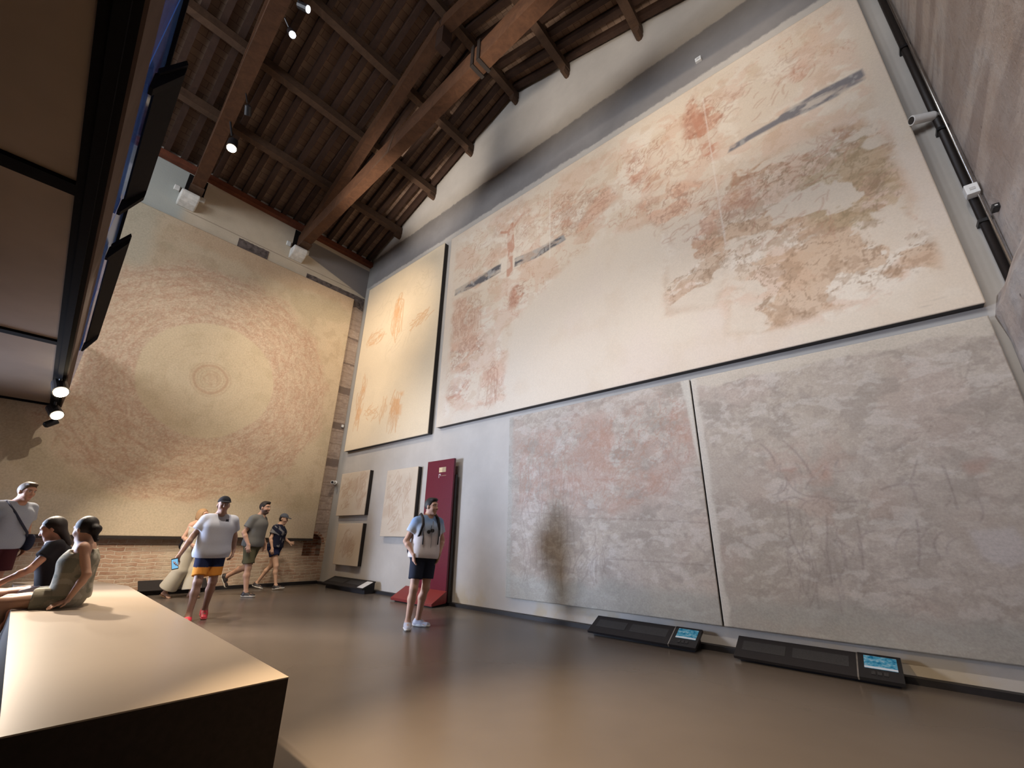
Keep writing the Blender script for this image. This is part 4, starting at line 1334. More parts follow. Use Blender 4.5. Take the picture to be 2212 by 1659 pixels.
    def build(self, name, mat, parent, colf=None):
        v, q = self.mesh()
        me = bpy.data.meshes.new(name)
        me.vertices.add(len(v))
        me.vertices.foreach_set('co', v.astype(np.float32).ravel())
        me.loops.add(q.size)
        me.loops.foreach_set('vertex_index', q.astype(np.int32).ravel())
        me.polygons.add(len(q))
        me.polygons.foreach_set('loop_start', np.arange(0, q.size, 4, dtype=np.int32))
        me.polygons.foreach_set('use_smooth', np.ones(len(q), bool))
        me.update(calc_edges=True)
        if colf is not None:
            c = np.ones((len(v), 4), np.float32)
            c[:, :3] = colf(v)
            at = me.attributes.new('pigment', 'FLOAT_COLOR', 'POINT')
            at.data.foreach_set('color', c.ravel())
        me.materials.append(mat)
        me.validate()
        o = bpy.data.objects.new(name, me)
        COL.objects.link(o)
        o.parent = parent
        return o

M['skin'] = attr_mat('skin', 0.55, 0.35, 0.05, 90)
M['cloth'] = attr_mat('woven cloth', 0.9, 0.15, 0.07, 120, 0.1)
M['hair'] = attr_mat('hair', 0.6, 0.35, 0.3, 160, 0.3)
M['leather'] = attr_mat('shoe', 0.5, 0.4, 0.05, 60)

def const(c):
    return lambda v: np.tile(np.array(c, np.float32), (len(v), 1))
def norm(v):
    v = np.array(v, float)
    return v / np.linalg.norm(v)
def rotz(a):
    return np.array([[math.cos(a), -math.sin(a), 0], [math.sin(a), math.cos(a), 0], [0, 0, 1]])
def roty(a):
    return np.array([[math.cos(a), 0, math.sin(a)], [0, 1, 0], [-math.sin(a), 0, math.cos(a)]])

class Person:
    """local frame: facing +x, left is +y.  J holds the joints of the pose."""
    def __init__(self, label, loc, heading, J, H=1.74, female=False, skin=(0.45, 0.27, 0.19), heady=0.0, headp=0.0, res=0.0075, girth=1.0):
        self.root = thing('person', label, 'person', loc, heading)
        self.s = H / 1.74
        s = self.s
        D = dict(pel=(0, 0, .96), chest=(0, 0, 1.30), neck=(0, 0, 1.49), head=(.03, 0, 1.635),
                 shL=(0, .178, 1.405), shR=(0, -.178, 1.405), elL=(-.03, .25, 1.15), elR=(-.03, -.25, 1.15),
                 wrL=(.03, .26, .91), wrR=(.03, -.26, .91), hipL=(0, .085, .93), hipR=(0, -.085, .93),
                 knL=(.02, .095, .51), knR=(.02, -.095, .51), anL=(-.02, .10, .09), anR=(-.02, -.10, .09),
                 fdL=(1, .15, 0), fdR=(1, -.15, 0), hdL=(.15, 0, -1), hdR=(.15, 0, -1), hnL=(0, -1, 0), hnR=(0, 1, 0), curl=.5)
        D.update(J)
        self.J = {k: (np.array(v, float) * (s if k[:2] not in ('fd', 'hd', 'hn') else 1) if k != 'curl' else v) for k, v in D.items()}
        if female:
            for k in ('shL', 'shR'):
                self.J[k][1] *= .88
        self.f, self.skin, self.res, self.g = female, np.array(skin), res, girth
        self.HR = rotz(heady) @ roty(headp)
        P = np.array([v for k, v in self.J.items() if k not in ('curl',) and k[:2] not in ('fd', 'hd', 'hn')])
        self.lo, self.hi = P.min(0) - .28, P.max(0) + .28
    def new(self, res=None):
        return SDF(self.lo, self.hi, res or self.res)
    def torso(self, S, e=0.0, k=.06):
        J, s, g = self.J, self.s, self.g
        wz = J['pel'] * .5 + J['chest'] * .5
        yv = norm(J['shL'] - J['shR'])
        yh = norm(J['hipL'] - J['hipR'])
        fw = np.cross(yv, norm(J['neck'] - J['chest']))
        S.cone(J['chest'] - yv * .07 * s, .116 * s * g + e, J['chest'] + yv * .07 * s, .116 * s * g + e, k, flat=(fw, .92))
        S.cone(J['pel'] - yh * .075 * s, .112 * s + e, J['pel'] + yh * .075 * s, .112 * s + e, k)
        S.cone(J['chest'], .115 * s * g + e, J['pel'], .112 * s + e, k)
        wr = .104 if not self.f else .092
        for q in (-1, 1):
            S.cone(J['chest'] + yv * q * .07 * s, .114 * s * g + e, wz + yh * q * .055 * s, wr * s * g + e, k)
            S.cone(wz + yh * q * .055 * s, wr * s * g + e, J['pel'] + yh * q * .07 * s, .112 * s + e, k)
        up = J['shL'] * .5 + J['shR'] * .5
        S.cone(J['shL'] + (up - J['shL']) * .12, .054 * s + e, J['shR'] + (up - J['shR']) * .12, .054 * s + e, k)
        for q in 'LR':
            S.cone(J['neck'] + V3(0, 0, -.02), .045 * s + e * .4, J['sh' + q], .045 * s + e * .6, .05)
        S.cone(up - yv * .06, .085 * s + e, J['chest'], .115 * s * g + e, k, flat=(fw, .85))
        if self.f:
            for q in (-1, 1):
                S.ell(J['chest'] + fw * .085 * s + yv * q * .075 * s + V3(0, 0, -.0), np.array((.055, .06, .055)) * s + e, .03)
        S.cone(J['neck'] + V3(0, 0, -.05), .065 * s + e * .5, J['neck'] + V3(0, 0, .02), .055 * s + e * .3, .05)
    def hand(self, S, w, d, n, side, curl):
        """palm, four fingers and a thumb; n = palm normal"""
        s = self.s * (.93 if self.f else 1.0)
        d, n = norm(d), norm(n)
        n = norm(n - d * (n @ d))
        t = np.cross(d, n) * side
        kn = w + d * .085 * s
        for q in (-.026, -.009, .009, .026):
            S.cone(w + t * q * .7 * s, .017 * s, kn + t * q * s, .0135 * s, .012)
        L = (.062, .078, .084, .074)
        for i, q in enumerate((-.032, -.011, .011, .031)):
            a = kn + t * q * s
            c = curl * (1.0 - .06 * i)
            d1 = norm(d * math.cos(c * .7) + n * math.sin(c * .7) + t * q * 1.2)
            d2 = norm(d * math.cos(c * 1.7) + n * math.sin(c * 1.7) + t * q)
            b = a + d1 * L[i] * .52 * s
            S.cone(a - d * .01, .0095 * s, b, .0085 * s, .006)
            S.cone(b, .0085 * s, b + d2 * L[i] * .48 * s, .0072 * s, .004)
        a = w + d * .022 * s + t * .026 * s
        b = a + norm(d * .62 + t * .75 + n * .2) * .045 * s
        S.cone(a, .013 * s, b, .0105 * s, .012)
        S.cone(b, .0105 * s, b + norm(d * .95 + t * .25 + n * .3) * .036 * s, .0085 * s, .005)
    def H(self, p):
        return self.J['head'] + self.HR @ (np.array(p, float) * self.s)
    def headshape(self, S):
        s, R = self.s, self.HR
        S.cone(self.J['neck'] + V3(0, 0, -.03), .056 * s, self.H((-.02, 0, -.06)), .052 * s, .04)
        S.ell(self.H((-.012, 0, .025)), np.array((.098, .076, .098)) * s, .02, rot=R)
        S.ell(self.H((.022, 0, -.045)), np.array((.068, .058, .078)) * s, .035, rot=R)
        S.ell(self.H((.062, 0, -.098)), np.array((.026, .028, .020)) * s, .03, rot=R)
        S.ell(self.H((.066, 0, .036)), np.array((.025, .058, .016)) * s, .03, rot=R)
        for q in (-1, 1):
            S.ell(self.H((.088, q * .031, .014)), np.array((.016, .020, .013)) * s, .012, True, rot=R)
            S.ell(self.H((.072, q * .031, .013)), np.array((.014, .014, .012)) * s, .004, rot=R)
            S.ell(self.H((-.008, q * .079, -.008)), np.array((.020, .010, .031)) * s, .008, rot=R)
            S.ell(self.H((.058, q * .038, -.028)), np.array((.026, .022, .024)) * s, .03, rot=R)
            S.ell(self.H((.097, q * .010, -.030)), np.array((.010, .009, .008)) * s, .008, rot=R)
        S.cone(self.H((.082, 0, .018)), .009 * s, self.H((.107, 0, -.026)), .0125 * s, .015)
        S.ell(self.H((.084, 0, -.058)), np.array((.012, .024, .006)) * s, .006, rot=R)
        S.ell(self.H((.082, 0, -.070)), np.array((.013, .021, .007)) * s, .006, rot=R)
    def body(self, stubble=0.0, hands=('L', 'R')):
        J, s = self.J, self.s
        S = self.new()
        self.torso(S)
        self.headshape(S)
        f = .88 if self.f else 1.0
        for q, side in (('L', 1), ('R', -1)):
            S.cone(J['sh' + q], .052 * s * f, J['el' + q], .040 * s * f, .035)
            m = J['el' + q] * .72 + J['wr' + q] * .28
            S.cone(J['el' + q], .039 * s * f, m, .041 * s * f, .02)
            S.cone(m, .041 * s * f, J['wr' + q], .026 * s * f, .02, flat=None)
            if q in hands:
                self.hand(S, J['wr' + q], J['hd' + q], J['hn' + q], side, J['curl'])
            else:
                S.cone(J['wr' + q], .027 * s, J['wr' + q] + norm(J['hd' + q]) * .08 * s, .035 * s, .02)
            S.cone(J['hip' + q], .090 * s, J['kn' + q], .055 * s, .045)
            a, b = J['kn' + q], J['an' + q]
            ax = norm(b - a)
            back = norm(np.cross(np.cross(ax, norm(J['fd' + q])), ax)) * -1
            m = a * .68 + b * .32 + back * .018 * s
            S.cone(a, .053 * s, m, .056 * s * f, .03)
            S.cone(m, .055 * s * f, b, .035 * s * f, .03)
            fd = norm(J['fd' + q])
            fu = norm(np.cross(np.cross(fd, (0, 0, 1)), fd))
            heel = b - fd * .035 * s - fu * .045 * s
            S.cone(b, .036 * s, heel, .032 * s, .03)
            S.cone(b - fu * .03 * s, .034 * s, b + fd * .135 * s - fu * .055 * s, .026 * s, .03)
            for i in range(5):
                off = np.cross(fu, fd) * (-.032 + .016 * i) * s
                S.cone(b + fd * .11 * s - fu * .058 * s + off, .013 * s, b + fd * (.175 - .008 * abs(i - 1.5)) * s - fu * .068 * s + off, .0105 * s, .008)
        hc, Rt, sk = J['head'], self.HR.T, self.skin
        def col(v):
            c = np.tile(sk, (len(v), 1))
            p = (v - hc) @ Rt.T / s
            def m(cx, cy, cz, rx, ry, rz):
                return np.clip(1.6 - 1.2 * np.sqrt(((p[:, 0] - cx) / rx) ** 2 + ((np.abs(p[:, 1]) - cy) / ry) ** 2 + ((p[:, 2] - cz) / rz) ** 2), 0, 1)[:, None]
            lips = m(.09, 0, -.064, .022, .026, .013)
            c = c * (1 - lips * .7) + np.array((.36, .13, .11)) * lips * .7
            if stubble:
                b = np.clip((-.035 - p[:, 2]) / .02, 0, 1) * np.clip((p[:, 0] + .03) / .03, 0, 1) * np.clip((p[:, 2] + .15) / .02, 0, 1)
                b = np.maximum(b, m(.095, 0, -.048, .025, .03, .009)[:, 0])[:, None] * stubble * (1 - lips)
                c = c * (1 - b) + np.array((.035, .022, .016)) * b
            e = m(.085, .031, .013, .02, .019, .009)
            c = c * (1 - e) + np.array((.55, .5, .45)) * e
            e = m(.085, .031, .013, .02, .0085, .0095)
            c = c * (1 - e) + np.array((.03, .02, .015)) * e
            e = m(.09, .033, .034, .03, .024, .006)
            c = c * (1 - e * .8) + np.array((.05, .03, .02)) * e * .8
            ck = m(.07, .045, -.03, .03, .02, .02)
            return c * (1 - ck * .12) + np.array((.5, .2, .15)) * ck * .12
        return S.build('body', M['skin'], self.root, col)
    def hair(self, color, style='short', name='hair'):
        S = SDF(self.J['head'] - .3, self.J['head'] + .25, .006)
        s, R = self.s, self.HR
        fwd = R @ V3(1, 0, 0)
        up = R @ V3(0, 0, 1)
        if style == 'short':
            cl = [(self.H((.045, 0, .05)), norm(fwd - up * .75)), (self.H((0, 0, -.055)), -up)]
            S.ell(self.H((-.015, 0, .035)), np.array((.104, .083, .104)) * s, .01, rot=R, clip=cl)
            S.ell(self.H((.04, 0, .105)), np.array((.055, .06, .028)) * s, .02, rot=R)
        elif style == 'bob':
            S.ell(self.H((-.022, 0, .03)), np.array((.112, .094, .108)) * s, .02, rot=R, clip=[(self.H((.05, 0, .055)), norm(fwd - up * .55))])
            for q in (-1, 1):
                S.ell(self.H((-.012, q * .075, -.035)), np.array((.062, .026, .085)) * s, .03, rot=R)
            S.ell(self.H((-.075, 0, -.045)), np.array((.05, .085, .085)) * s, .03, rot=R)
        elif style == 'bun':
            S.ell(self.H((-.018, 0, .032)), np.array((.107, .087, .106)) * s, .01, rot=R, clip=[(self.H((.05, 0, .06)), norm(fwd - up * .6)), (self.H((0, 0, -.08)), -up)])
            S.ell(self.H((-.125, 0, -.03)), np.array((.05, .05, .05)) * s, .03, rot=R)
            S.cone(self.H((-.10, 0, -.04)), .03 * s, self.H((-.155, .01, -.15)), .022 * s, .03)
        elif style == 'long':
            S.ell(self.H((-.02, 0, .03)), np.array((.108, .089, .107)) * s, .01, rot=R, clip=[(self.H((.05, 0, .06)), norm(fwd - up * .6))])
            S.cone(self.H((-.06, 0, -.01)), .085 * s, self.H((-.09, 0, -.20)), .055 * s, .04, flat=(fwd, .6))
        elif style == 'cap_fringe':
            S.ell(self.H((-.02, 0, .0)), np.array((.098, .082, .09)) * s, .01, rot=R, clip=[(self.H((.005, 0, .02)), norm(fwd - up * .2)), (self.H((0, 0, -.075)), -up)])
        return S.build(name, M['hair'], self.root, const(color))
    def cap(self, color, brim=True, name='cap'):
        S = SDF(self.J['head'] - .3, self.J['head'] + .3, .006)
        s, R = self.s, self.HR
        fwd = R @ V3(1, 0, 0)
        up = R @ V3(0, 0, 1)
        S.ell(self.H((-.012, 0, .045)), np.array((.108, .090, .098)) * s, .01, rot=R, clip=[(self.H((0, 0, .045)), norm(-up + fwd * .05))])
        o = S.build(name, M['cloth'], self.root, const(color))
        if brim:
            B = SDF(self.J['head'] - .3, self.J['head'] + .3, .005)
            B.ell(self.H((.115, 0, .047)), np.array((.075, .078, .010)) * s, .01, rot=R @ roty(.18))
            B.build('brim', M['cloth'], o, const(np.array(color) * .8))
        return o
    def shoe(self, q, color, sole=(.75, .74, .70), low=0.0):
        J, s = self.J, self.s
        b, fd = J['an' + q], norm(J['fd' + q])
        fu = norm(np.cross(np.cross(fd, (0, 0, 1)), fd))
        base = b - fu * .088 * s
        def shape(S, e):
            S.cone(b - fd * .035 * s - fu * .05 * s, .043 * s + e, b + fd * .05 * s - fu * .05 * s, .044 * s + e, .03)
            S.cone(b + fd * .05 * s - fu * .055 * s, .045 * s + e, b + fd * .155 * s - fu * .062 * s, .040 * s + e, .03, flat=(fu, .8))
        S = SDF(b - .3, b + .3, .007)
        shape(S, 0)
        S.cone(b - fd * .008 * s - fu * .04 * s, .046 * s, b - fd * .008 * s + fu * (-.005 - low) * s, .044 * s, .03)
        S.cut(b + fu * (.012 - low) * s, fu)
        S.cut(base + fu * .018 * s, -fu)
        o = S.build('shoe', M['leather'], self.root, const(color))
        S = SDF(b - .3, b + .3, .006)
        shape(S, .006)
        S.cut(base + fu * .028 * s, fu)
        S.cut(base, -fu)
        S.build('sole', M['leather'], o, const(sole))
        return o
    def top(self, colf, hem, sleeve=.55, e=.016, name='shirt', neckz=None, straps=False, flare=0.0, loose=0.0):
        J, s = self.J, self.s
        S = self.new()
        self.torso(S, e)
        yh = norm(J['hipL'] - J['hipR'])
        wz = J['pel'] * .45 + J['chest'] * .55
        if loose:
            yv = norm(J['shL'] - J['shR'])
            for q2 in (-1, 0, 1):
                S.cone(J['chest'] + yv * q2 * .065 * s, .112 * s * self.g + e, J['pel'] + yh * q2 * .075 * s, .110 * s * self.g + e + loose, .06)
        if flare:
            S.cone(J['pel'] - yh * .07 * s, .115 * s + e + flare, J['pel'] + yh * .07 * s, .115 * s + e + flare, .06)
        for q in 'LR':
            if sleeve > 0:
                a, b = J['sh' + q], J['el' + q]
                p = a + (b - a) * sleeve
                S.cone(a, .062 * s + e, p + (b - a) * .15, .056 * s + e * 1.4, .03, clip=[(p, b - a)])
        up = norm(J['neck'] - J['pel'])
        hp = J['pel'] + up * hem * s
        S.cut(hp, -up)
        nz = J['neck'] + up * (neckz if neckz is not None else .012) * s
        S.cut(nz, up)
        fw = np.cross(norm(J['shL'] - J['shR']), up)
        S.ell(J['neck'] + fw * .065 * s + up * .012, np.array((.04, .045, .05)) * s, .01, True)
        if straps:
            for q in 'LR':
                S.ell(J['sh' + q] + up * .035, np.array((.12, .07, .10)) * s, .02, True)
        return S.build(name, M['cloth'], self.root, colf)
    def legwear(self, colf, frac, name='shorts', e=.018, flare=.006, waist=.14, k=.02):
        """frac: how far down the hip-knee-ankle chain (1 = knee, 2 = ankle)"""
        J, s = self.J, self.s
        S = self.new()
        yh = norm(J['hipL'] - J['hipR'])
        S.cone(J['pel'] - yh * .075 * s, .118 * s + e * .6, J['pel'] + yh * .075 * s, .118 * s + e * .6, .05)
        wz = J['pel'] * .6 + J['chest'] * .4
        for q2 in (-1, 0, 1):
            S.cone(wz + yh * q2 * .06 * s, .117 * s * self.g + e * .4, J['pel'] + yh * q2 * .075 * s, .119 * s + e * .6, .04)
        up = norm(J['chest'] - J['pel'])
        for q in 'LR':
            a, b, c = J['hip' + q], J['kn' + q], J['an' + q]
            f1 = min(frac, 1.0)
            p = a + (b - a) * f1
            if frac <= 1:
                S.cone(a, .092 * s + e, p + (b - a) * .12, .060 * s + (.030 * (1 - f1)) * s + e + flare, k, clip=[(p, b - a)])
            else:
                S.cone(a, .096 * s + e, b, .064 * s + e + flare * .5, k)
                p = b + (c - b) * (frac - 1)
                S.cone(b, .064 * s + e + flare * .5, p + (c - b) * .06, .056 * s + e + flare, k, clip=[(p, c - b)])
        S.cut(J['pel'] + up * waist * s, up)
        return S.build(name, M['cloth'], self.root, colf)

def loc_of(p, q):
    """a point of person p (local) in world space"""
    h = p.root.rotation_euler[2]
    return Vector(p.root.location) + Vector(tuple(rotz(h) @ np.array(q, float)))

SK = (0.47, 0.275, 0.19)
# --- man with backpack, hands in pockets
p = Person('man in pale short-sleeved shirt and navy shorts standing before the red stand', (6.27, -1.74, 0), -0.28,
           dict(pel=(0, .05, .945), chest=(-.02, .075, 1.285), neck=(-.01, .085, 1.475), head=(.03, .095, 1.615), shL=(-.02, .250, 1.39), shR=(-.02, -.10, 1.385),
                elL=(-.05, .345, 1.13), elR=(-.05, -.225, 1.12), wrL=(.085, .255, .955), wrR=(.085, -.145, .945), hdL=(-.1, -.22, -1), hdR=(-.1, .22, -1),
                hipL=(0, .135, .92), hipR=(0, -.035, .92), knL=(.03, .105, .50), knR=(.06, -.085, .50), anL=(-.08, .075, .09), anR=(.04, -.12, .09), fdL=(1, .75, 0), fdR=(1, -.35, 0), curl=.3),
           1.71, skin=SK, heady=.55)
p.body()
p.hair((.012, .009, .008))
def shirtcol(v):
    t = np.clip((v[:, 2] - 1.16) / .10, 0, 1)[:, None]
    u = np.clip((v[:, 2] - 1.26) / .12, 0, 1)[:, None]
    c = np.array((.62, .57, .56)) * (1 - t) + np.array((.40, .46, .54)) * t
    return c * (1 - u) + np.array((.20, .30, .48)) * u
sh = p.top(shirtcol, -.055, .55, name='shirt', loose=.012, flare=.004)
MB().bar((.150, .075, .90), (.150, .09, 1.38), .012, .006, up=(0, 1, 0)).build('button_placket', simple('placket', (.35, .34, .36), .8), sh)
p.legwear(const((.020, .024, .038)), .72, 'shorts')
for q in 'LR':
    p.shoe(q, (.42, .43, .50), (.78, .77, .74))
sg = MB()
for dy in (-.028, .028):
    sg.tube([(.143, dy + .06, 1.24 + dy * .3), (.156, dy + .06, 1.24 + dy * .3)], .026, 14)
sg.bar((.148, .06, 1.24), (.148, .07, 1.32), .006, .006, up=(0, 1, 0))
sgo = sg.build('sunglasses', M['black'], p.root)
bp = thing('backpack', 'black backpack worn by the man in front of the red stand', 'backpack', p.root.location, p.root.rotation_euler[2])
S = SDF((-.5, -.3, .75), (.2, .45, 1.55), .01)
S.cone((-.20, -.03, .98), .10, (-.20, .14, .98), .10, .08)
S.cone((-.18, .01, 1.32), .085, (-.18, .13, 1.32), .085, .20)
S.cone((-.20, .06, 1.02), .13, (-.185, .07, 1.3), .12, .08, flat=((1, 0, 0), .8))
S.build('bag', M['cloth'], bp, const((.02, .017, .022)))
for sgn in (-1, 1):
    MB().tube([(-.12, .075 + sgn * .10, 1.455), (-.02, .075 + sgn * .115, 1.477), (.07, .075 + sgn * .12, 1.42), (.118, .072 + sgn * .125, 1.33), (.10, .065 + sgn * .15, 1.20), (.02, .06 + sgn * .175, 1.08), (-.11, .055 + sgn * .12, 1.0)], [.02, .022, .022, .022, .019, .012, .012], 8).build('shoulder_strap', M['blackmatt'], bp, smooth=True)
    MB().tube([(.130, .07 + sgn * .128, 1.26), (.15, .07 + sgn * .118, 1.15), (.148, .07 + sgn * .115, 1.06)], .009, 6).build('strap_tail', M['blackmatt'], bp, smooth=True)

# --- walking man in cap, phone in hand
p = Person('man in black cap, white polo and navy and orange shorts walking with a phone', (3.84, -3.66, 0), -0.22,
           dict(pel=(-.02, 0, .94), chest=(.0, 0, 1.29), neck=(.02, 0, 1.485), head=(.055, 0, 1.63), shL=(.0, .178, 1.40), shR=(0, -.178, 1.40),
                elL=(-.12, .26, 1.17), elR=(.02, -.29, 1.16), wrL=(-.10, .29, .95), wrR=(.12, -.40, .88), hdR=(.45, -.30, -.9), hnR=(.6, .6, 0), hdL=(.2, 0, -1),
                knL=(.03, .10, .52), knR=(.12, -.09, .53), anL=(-.20, .10, .13), anR=(.16, -.10, .09), fdL=(1, .05, -.28), fdR=(1, -.1, .05), curl=.9),
           1.66, skin=(.30, .175, .125), heady=.1, girth=1.08)
p.body()
p.hair((.012, .01, .01), 'cap_fringe')
p.cap((.012, .012, .016), True)
def polocol(v):
    c = np.tile(np.array((.40, .415, .47)), (len(v), 1))
    m = ((np.abs(v[:, 1] - .09) < .02) & (np.abs(v[:, 2] - 1.335) < .018) & (v[:, 0] > 0))
    c[m] = (.03, .03, .04)
    return c
p.top(polocol, -.075, .62, .02, 'polo_shirt', loose=.02, flare=.012)
def swim(v):
    c = np.tile(np.array((.012, .016, .045)), (len(v), 1))
    c[v[:, 2] < .695] = (.56, .22, .035)
    return c
p.legwear(swim, .80, 'shorts', flare=.010)
for q in 'LR':
    p.shoe(q, (.62, .035, .06), (.6, .12, .13))
w = p.J['wrR'] + norm(p.J['hdR']) * .10
pl = loc_of(p, w + V3(.02, .01, -.005))
ph = thing('phone', 'phone with lit pale blue screen held by the man in the black cap', 'phone', pl, -0.22)
MB().box((-.006, -.038, -.075), (.004, .038, .075)).build('case', M['black'], ph, bevel=.004)
MB().box((.004, -.033, -.062), (.0055, .033, .062)).build('screen', M['phonescreen'], ph)
ph.rotation_euler = (0.25, 0.15, -0.25)

# --- blond woman in pale wide trousers
p = Person('woman with short blond hair in long cream clothing behind the man in the black cap', (1.06, -3.22, 0), 0.62,
           dict(pel=(0, 0, .96), chest=(.01, 0, 1.29), neck=(.02, 0, 1.48), head=(.055, 0, 1.62), knL=(.13, .08, .52), knR=(-.04, -.08, .53), anL=(.17, .08, .09), anR=(-.26, -.08, .12),
                fdL=(1, .05, .05), fdR=(1, -.05, -.3), elR=(-.06, -.22, 1.16), wrR=(.12, -.17, 1.02), elL=(.0, .22, 1.16), wrL=(.14, .17, 1.0), hdL=(.8, -.2, -.3), hdR=(.8, .2, -.3), curl=.6),
           1.60, True, (.52, .31, .215), heady=.1, res=.008)
p.body()
p.hair((.36, .22, .11), 'bob')
p.top(const((.52, .47, .38)), .02, 0, .014, 'camisole', neckz=-.07, straps=True)
p.legwear(const((.50, .455, .36)), 1.82, 'wide_trousers', .03, .075, .12)
MB().tube([(.125 * math.cos(a), .135 * math.sin(a), 1.0) for a in np.linspace(0, 2 * PI, 24)], .014, 6).build('belt', simple('brown belt', (.10, .04, .02), .5), p.root, smooth=True)
for q in 'LR':
    b, fd = p.J['an' + q], norm(p.J['fd' + q])
    fu = norm(np.cross(np.cross(fd, (0, 0, 1)), fd))
    S = SDF(b - .28, b + .28, .006)
    S.cone(b - fd * .045 - fu * .05, .040, b + fd * .16 - fu * .06, .042, .02)
    S.cut(b - fu * .072, fu); S.cut(b - fu * .086, -fu)
    so = S.build('sandal', M['leather'], p.root, const((.20, .11, .06)))
    MB().tube([b + fd * .10 - fu * .075 + np.cross(fu, fd) * .045, b + fd * .10 - fu * .03, b + fd * .10 - fu * .075 - np.cross(fu, fd) * .045], .008, 6).build('strap', M['darkframe'], so, smooth=True)
hb = thing('shoulder_bag', 'black bag hanging at the back of the blond woman in cream', 'bag', loc_of(p, (-.24, .10, .98)), 0.62)
S = SDF((-.2, -.25, -.25), (.2, .25, .25), .009)
S.cone((0, -.07, -.07), .07, (0, .07, -.07), .07, .06, flat=((1, 0, 0), .6))
S.cone((0, -.05, .07), .05, (0, .05, .07), .05, .12, flat=((1, 0, 0), .6))
S.build('pouch', M['cloth'], hb, const((.015, .012, .014)))
MB().tube([(0, -.06, .10), (.10, -.06, .28), (.24, -.04, .40), (.34, -.02, .26), (.30, -.12, .05)], .009, 6).build('strap', M['black'], hb, smooth=True)

# --- man in grey T-shirt striding
p = Person('bearded man in grey T-shirt and olive shorts striding towards the corner', (1.50, -2.30, 0), 0.72,
           dict(pel=(0, 0, .95), chest=(.02, 0, 1.30), neck=(.05, 0, 1.49), head=(.09, 0, 1.635), hipL=(0, .085, .92), knL=(-.10, .09, .50), anL=(-.42, .09, .34), fdL=(.55, 0, -.95),
                knR=(.06, -.09, .51), anR=(.12, -.10, .09), fdR=(1, -.05, 0), elR=(-.08, -.25, 1.15), wrR=(.06, -.25, .93), elL=(-.02, .25, 1.15), wrL=(.12, .23, .95), curl=.6),
           1.78, skin=(.43, .25, .17), heady=-.1, res=.008)
p.body(stubble=.85)
p.hair((.02, .014, .011))
p.top(const((.135, .135, .13)), -.05, .62, .018, 't_shirt', loose=.01, flare=.008)
p.legwear(const((.085, .078, .045)), .82, 'shorts', .022, .012)
for q in 'LR':
    p.shoe(q, (.022, .016, .015), (.62, .58, .5))

# --- woman in navy and cap
p = Person('woman in grey cap and dark navy playsuit walking nearest the room corner', (0.60, -1.50, 0), 0.78,
           dict(pel=(0, 0, .96), chest=(.02, 0, 1.30), neck=(.04, 0, 1.49), head=(.085, 0, 1.63), knL=(-.03, .085, .53), anL=(-.30, .09, .13), fdL=(1, 0, -.25), knR=(.16, -.085, .53), anR=(.24, -.09, .10), fdR=(1, 0, .12),
                elR=(-.04, -.23, 1.16), wrR=(.05, -.24, .93), elL=(.08, .22, 1.18), wrL=(.28, .16, 1.06), hdL=(1, -.1, 0), curl=.6),
           1.60, True, (.50, .31, .215), heady=-.1, headp=.15, res=.008)
p.body()
p.hair((.018, .012, .012), 'cap_fringe')
p.cap((.085, .095, .12), True)
def navytop(v):
    n = vnoise(v[:, 1] * 26 + 9, v[:, 2] * 26 + v[:, 0] * 20 + 40, 5)
    c = np.tile(np.array((.012, .014, .03)), (len(v), 1))
    c[n > .74] = (.16, .16, .17)
    return c
p.top(navytop, .0, .55, .018, 'blouse', loose=.012)
p.legwear(const((.012, .015, .045)), .42, 'shorts', .02, .012, .10)
for q in 'LR':
    p.shoe(q, (.025, .02, .022), (.78, .76, .7))

# --- man at the left edge
p = Person('man in pale grey-blue shirt and dark red shorts standing at the left edge', (2.05, -5.73, 0), 0.45,
           dict(chest=(.04, 0, 1.29), neck=(.07, 0, 1.48), head=(.125, 0, 1.62), elL=(-.06, .25, 1.15), elR=(.0, -.26, 1.14), wrR=(.10, -.25, .92), wrL=(.05, .25, .92), curl=.5),
           1.78, skin=(.50, .27, .18), heady=.2, headp=.1, res=.009)
p.body()
p.hair((.10, .065, .04))
p.top(const((.36, .40, .47)), -.07, .6, .018, 'shirt', loose=.015, flare=.01)
p.legwear(const((.07, .02, .025)), .8, 'shorts', .03, .03)
for q in 'LR':
    p.shoe(q, (.15, .14, .14))
cb = thing('crossbody_strap_bag', 'dark cross-body bag of the man at the left edge', 'bag', p.root.location, 0.45)
MB().tube([(.06, -.13, 1.515), (.19, -.07, 1.38), (.215, .03, 1.24), (.19, .15, 1.11), (.05, .245, 1.02), (-.13, .2, 1.08), (-.18, .0, 1.3), (-.07, -.12, 1.50), (.06, -.13, 1.515)], .014, 8).build('strap', simple('dark blue strap', (.03, .035, .06), .8), cb, smooth=True)
S = SDF((-.2, -.1, .7), (.25, .5, 1.25), .01)
S.cone((-.0, .27, .93), .065, (.10, .26, .93), .065, .05, flat=((0, 1, 0), .6))
S.cone((-.0, .27, 1.03), .06, (.10, .26, 1.03), .06, .09, flat=((0, 1, 0), .6))
S.build('pouch', M['cloth'], cb, const((.03, .035, .06)))

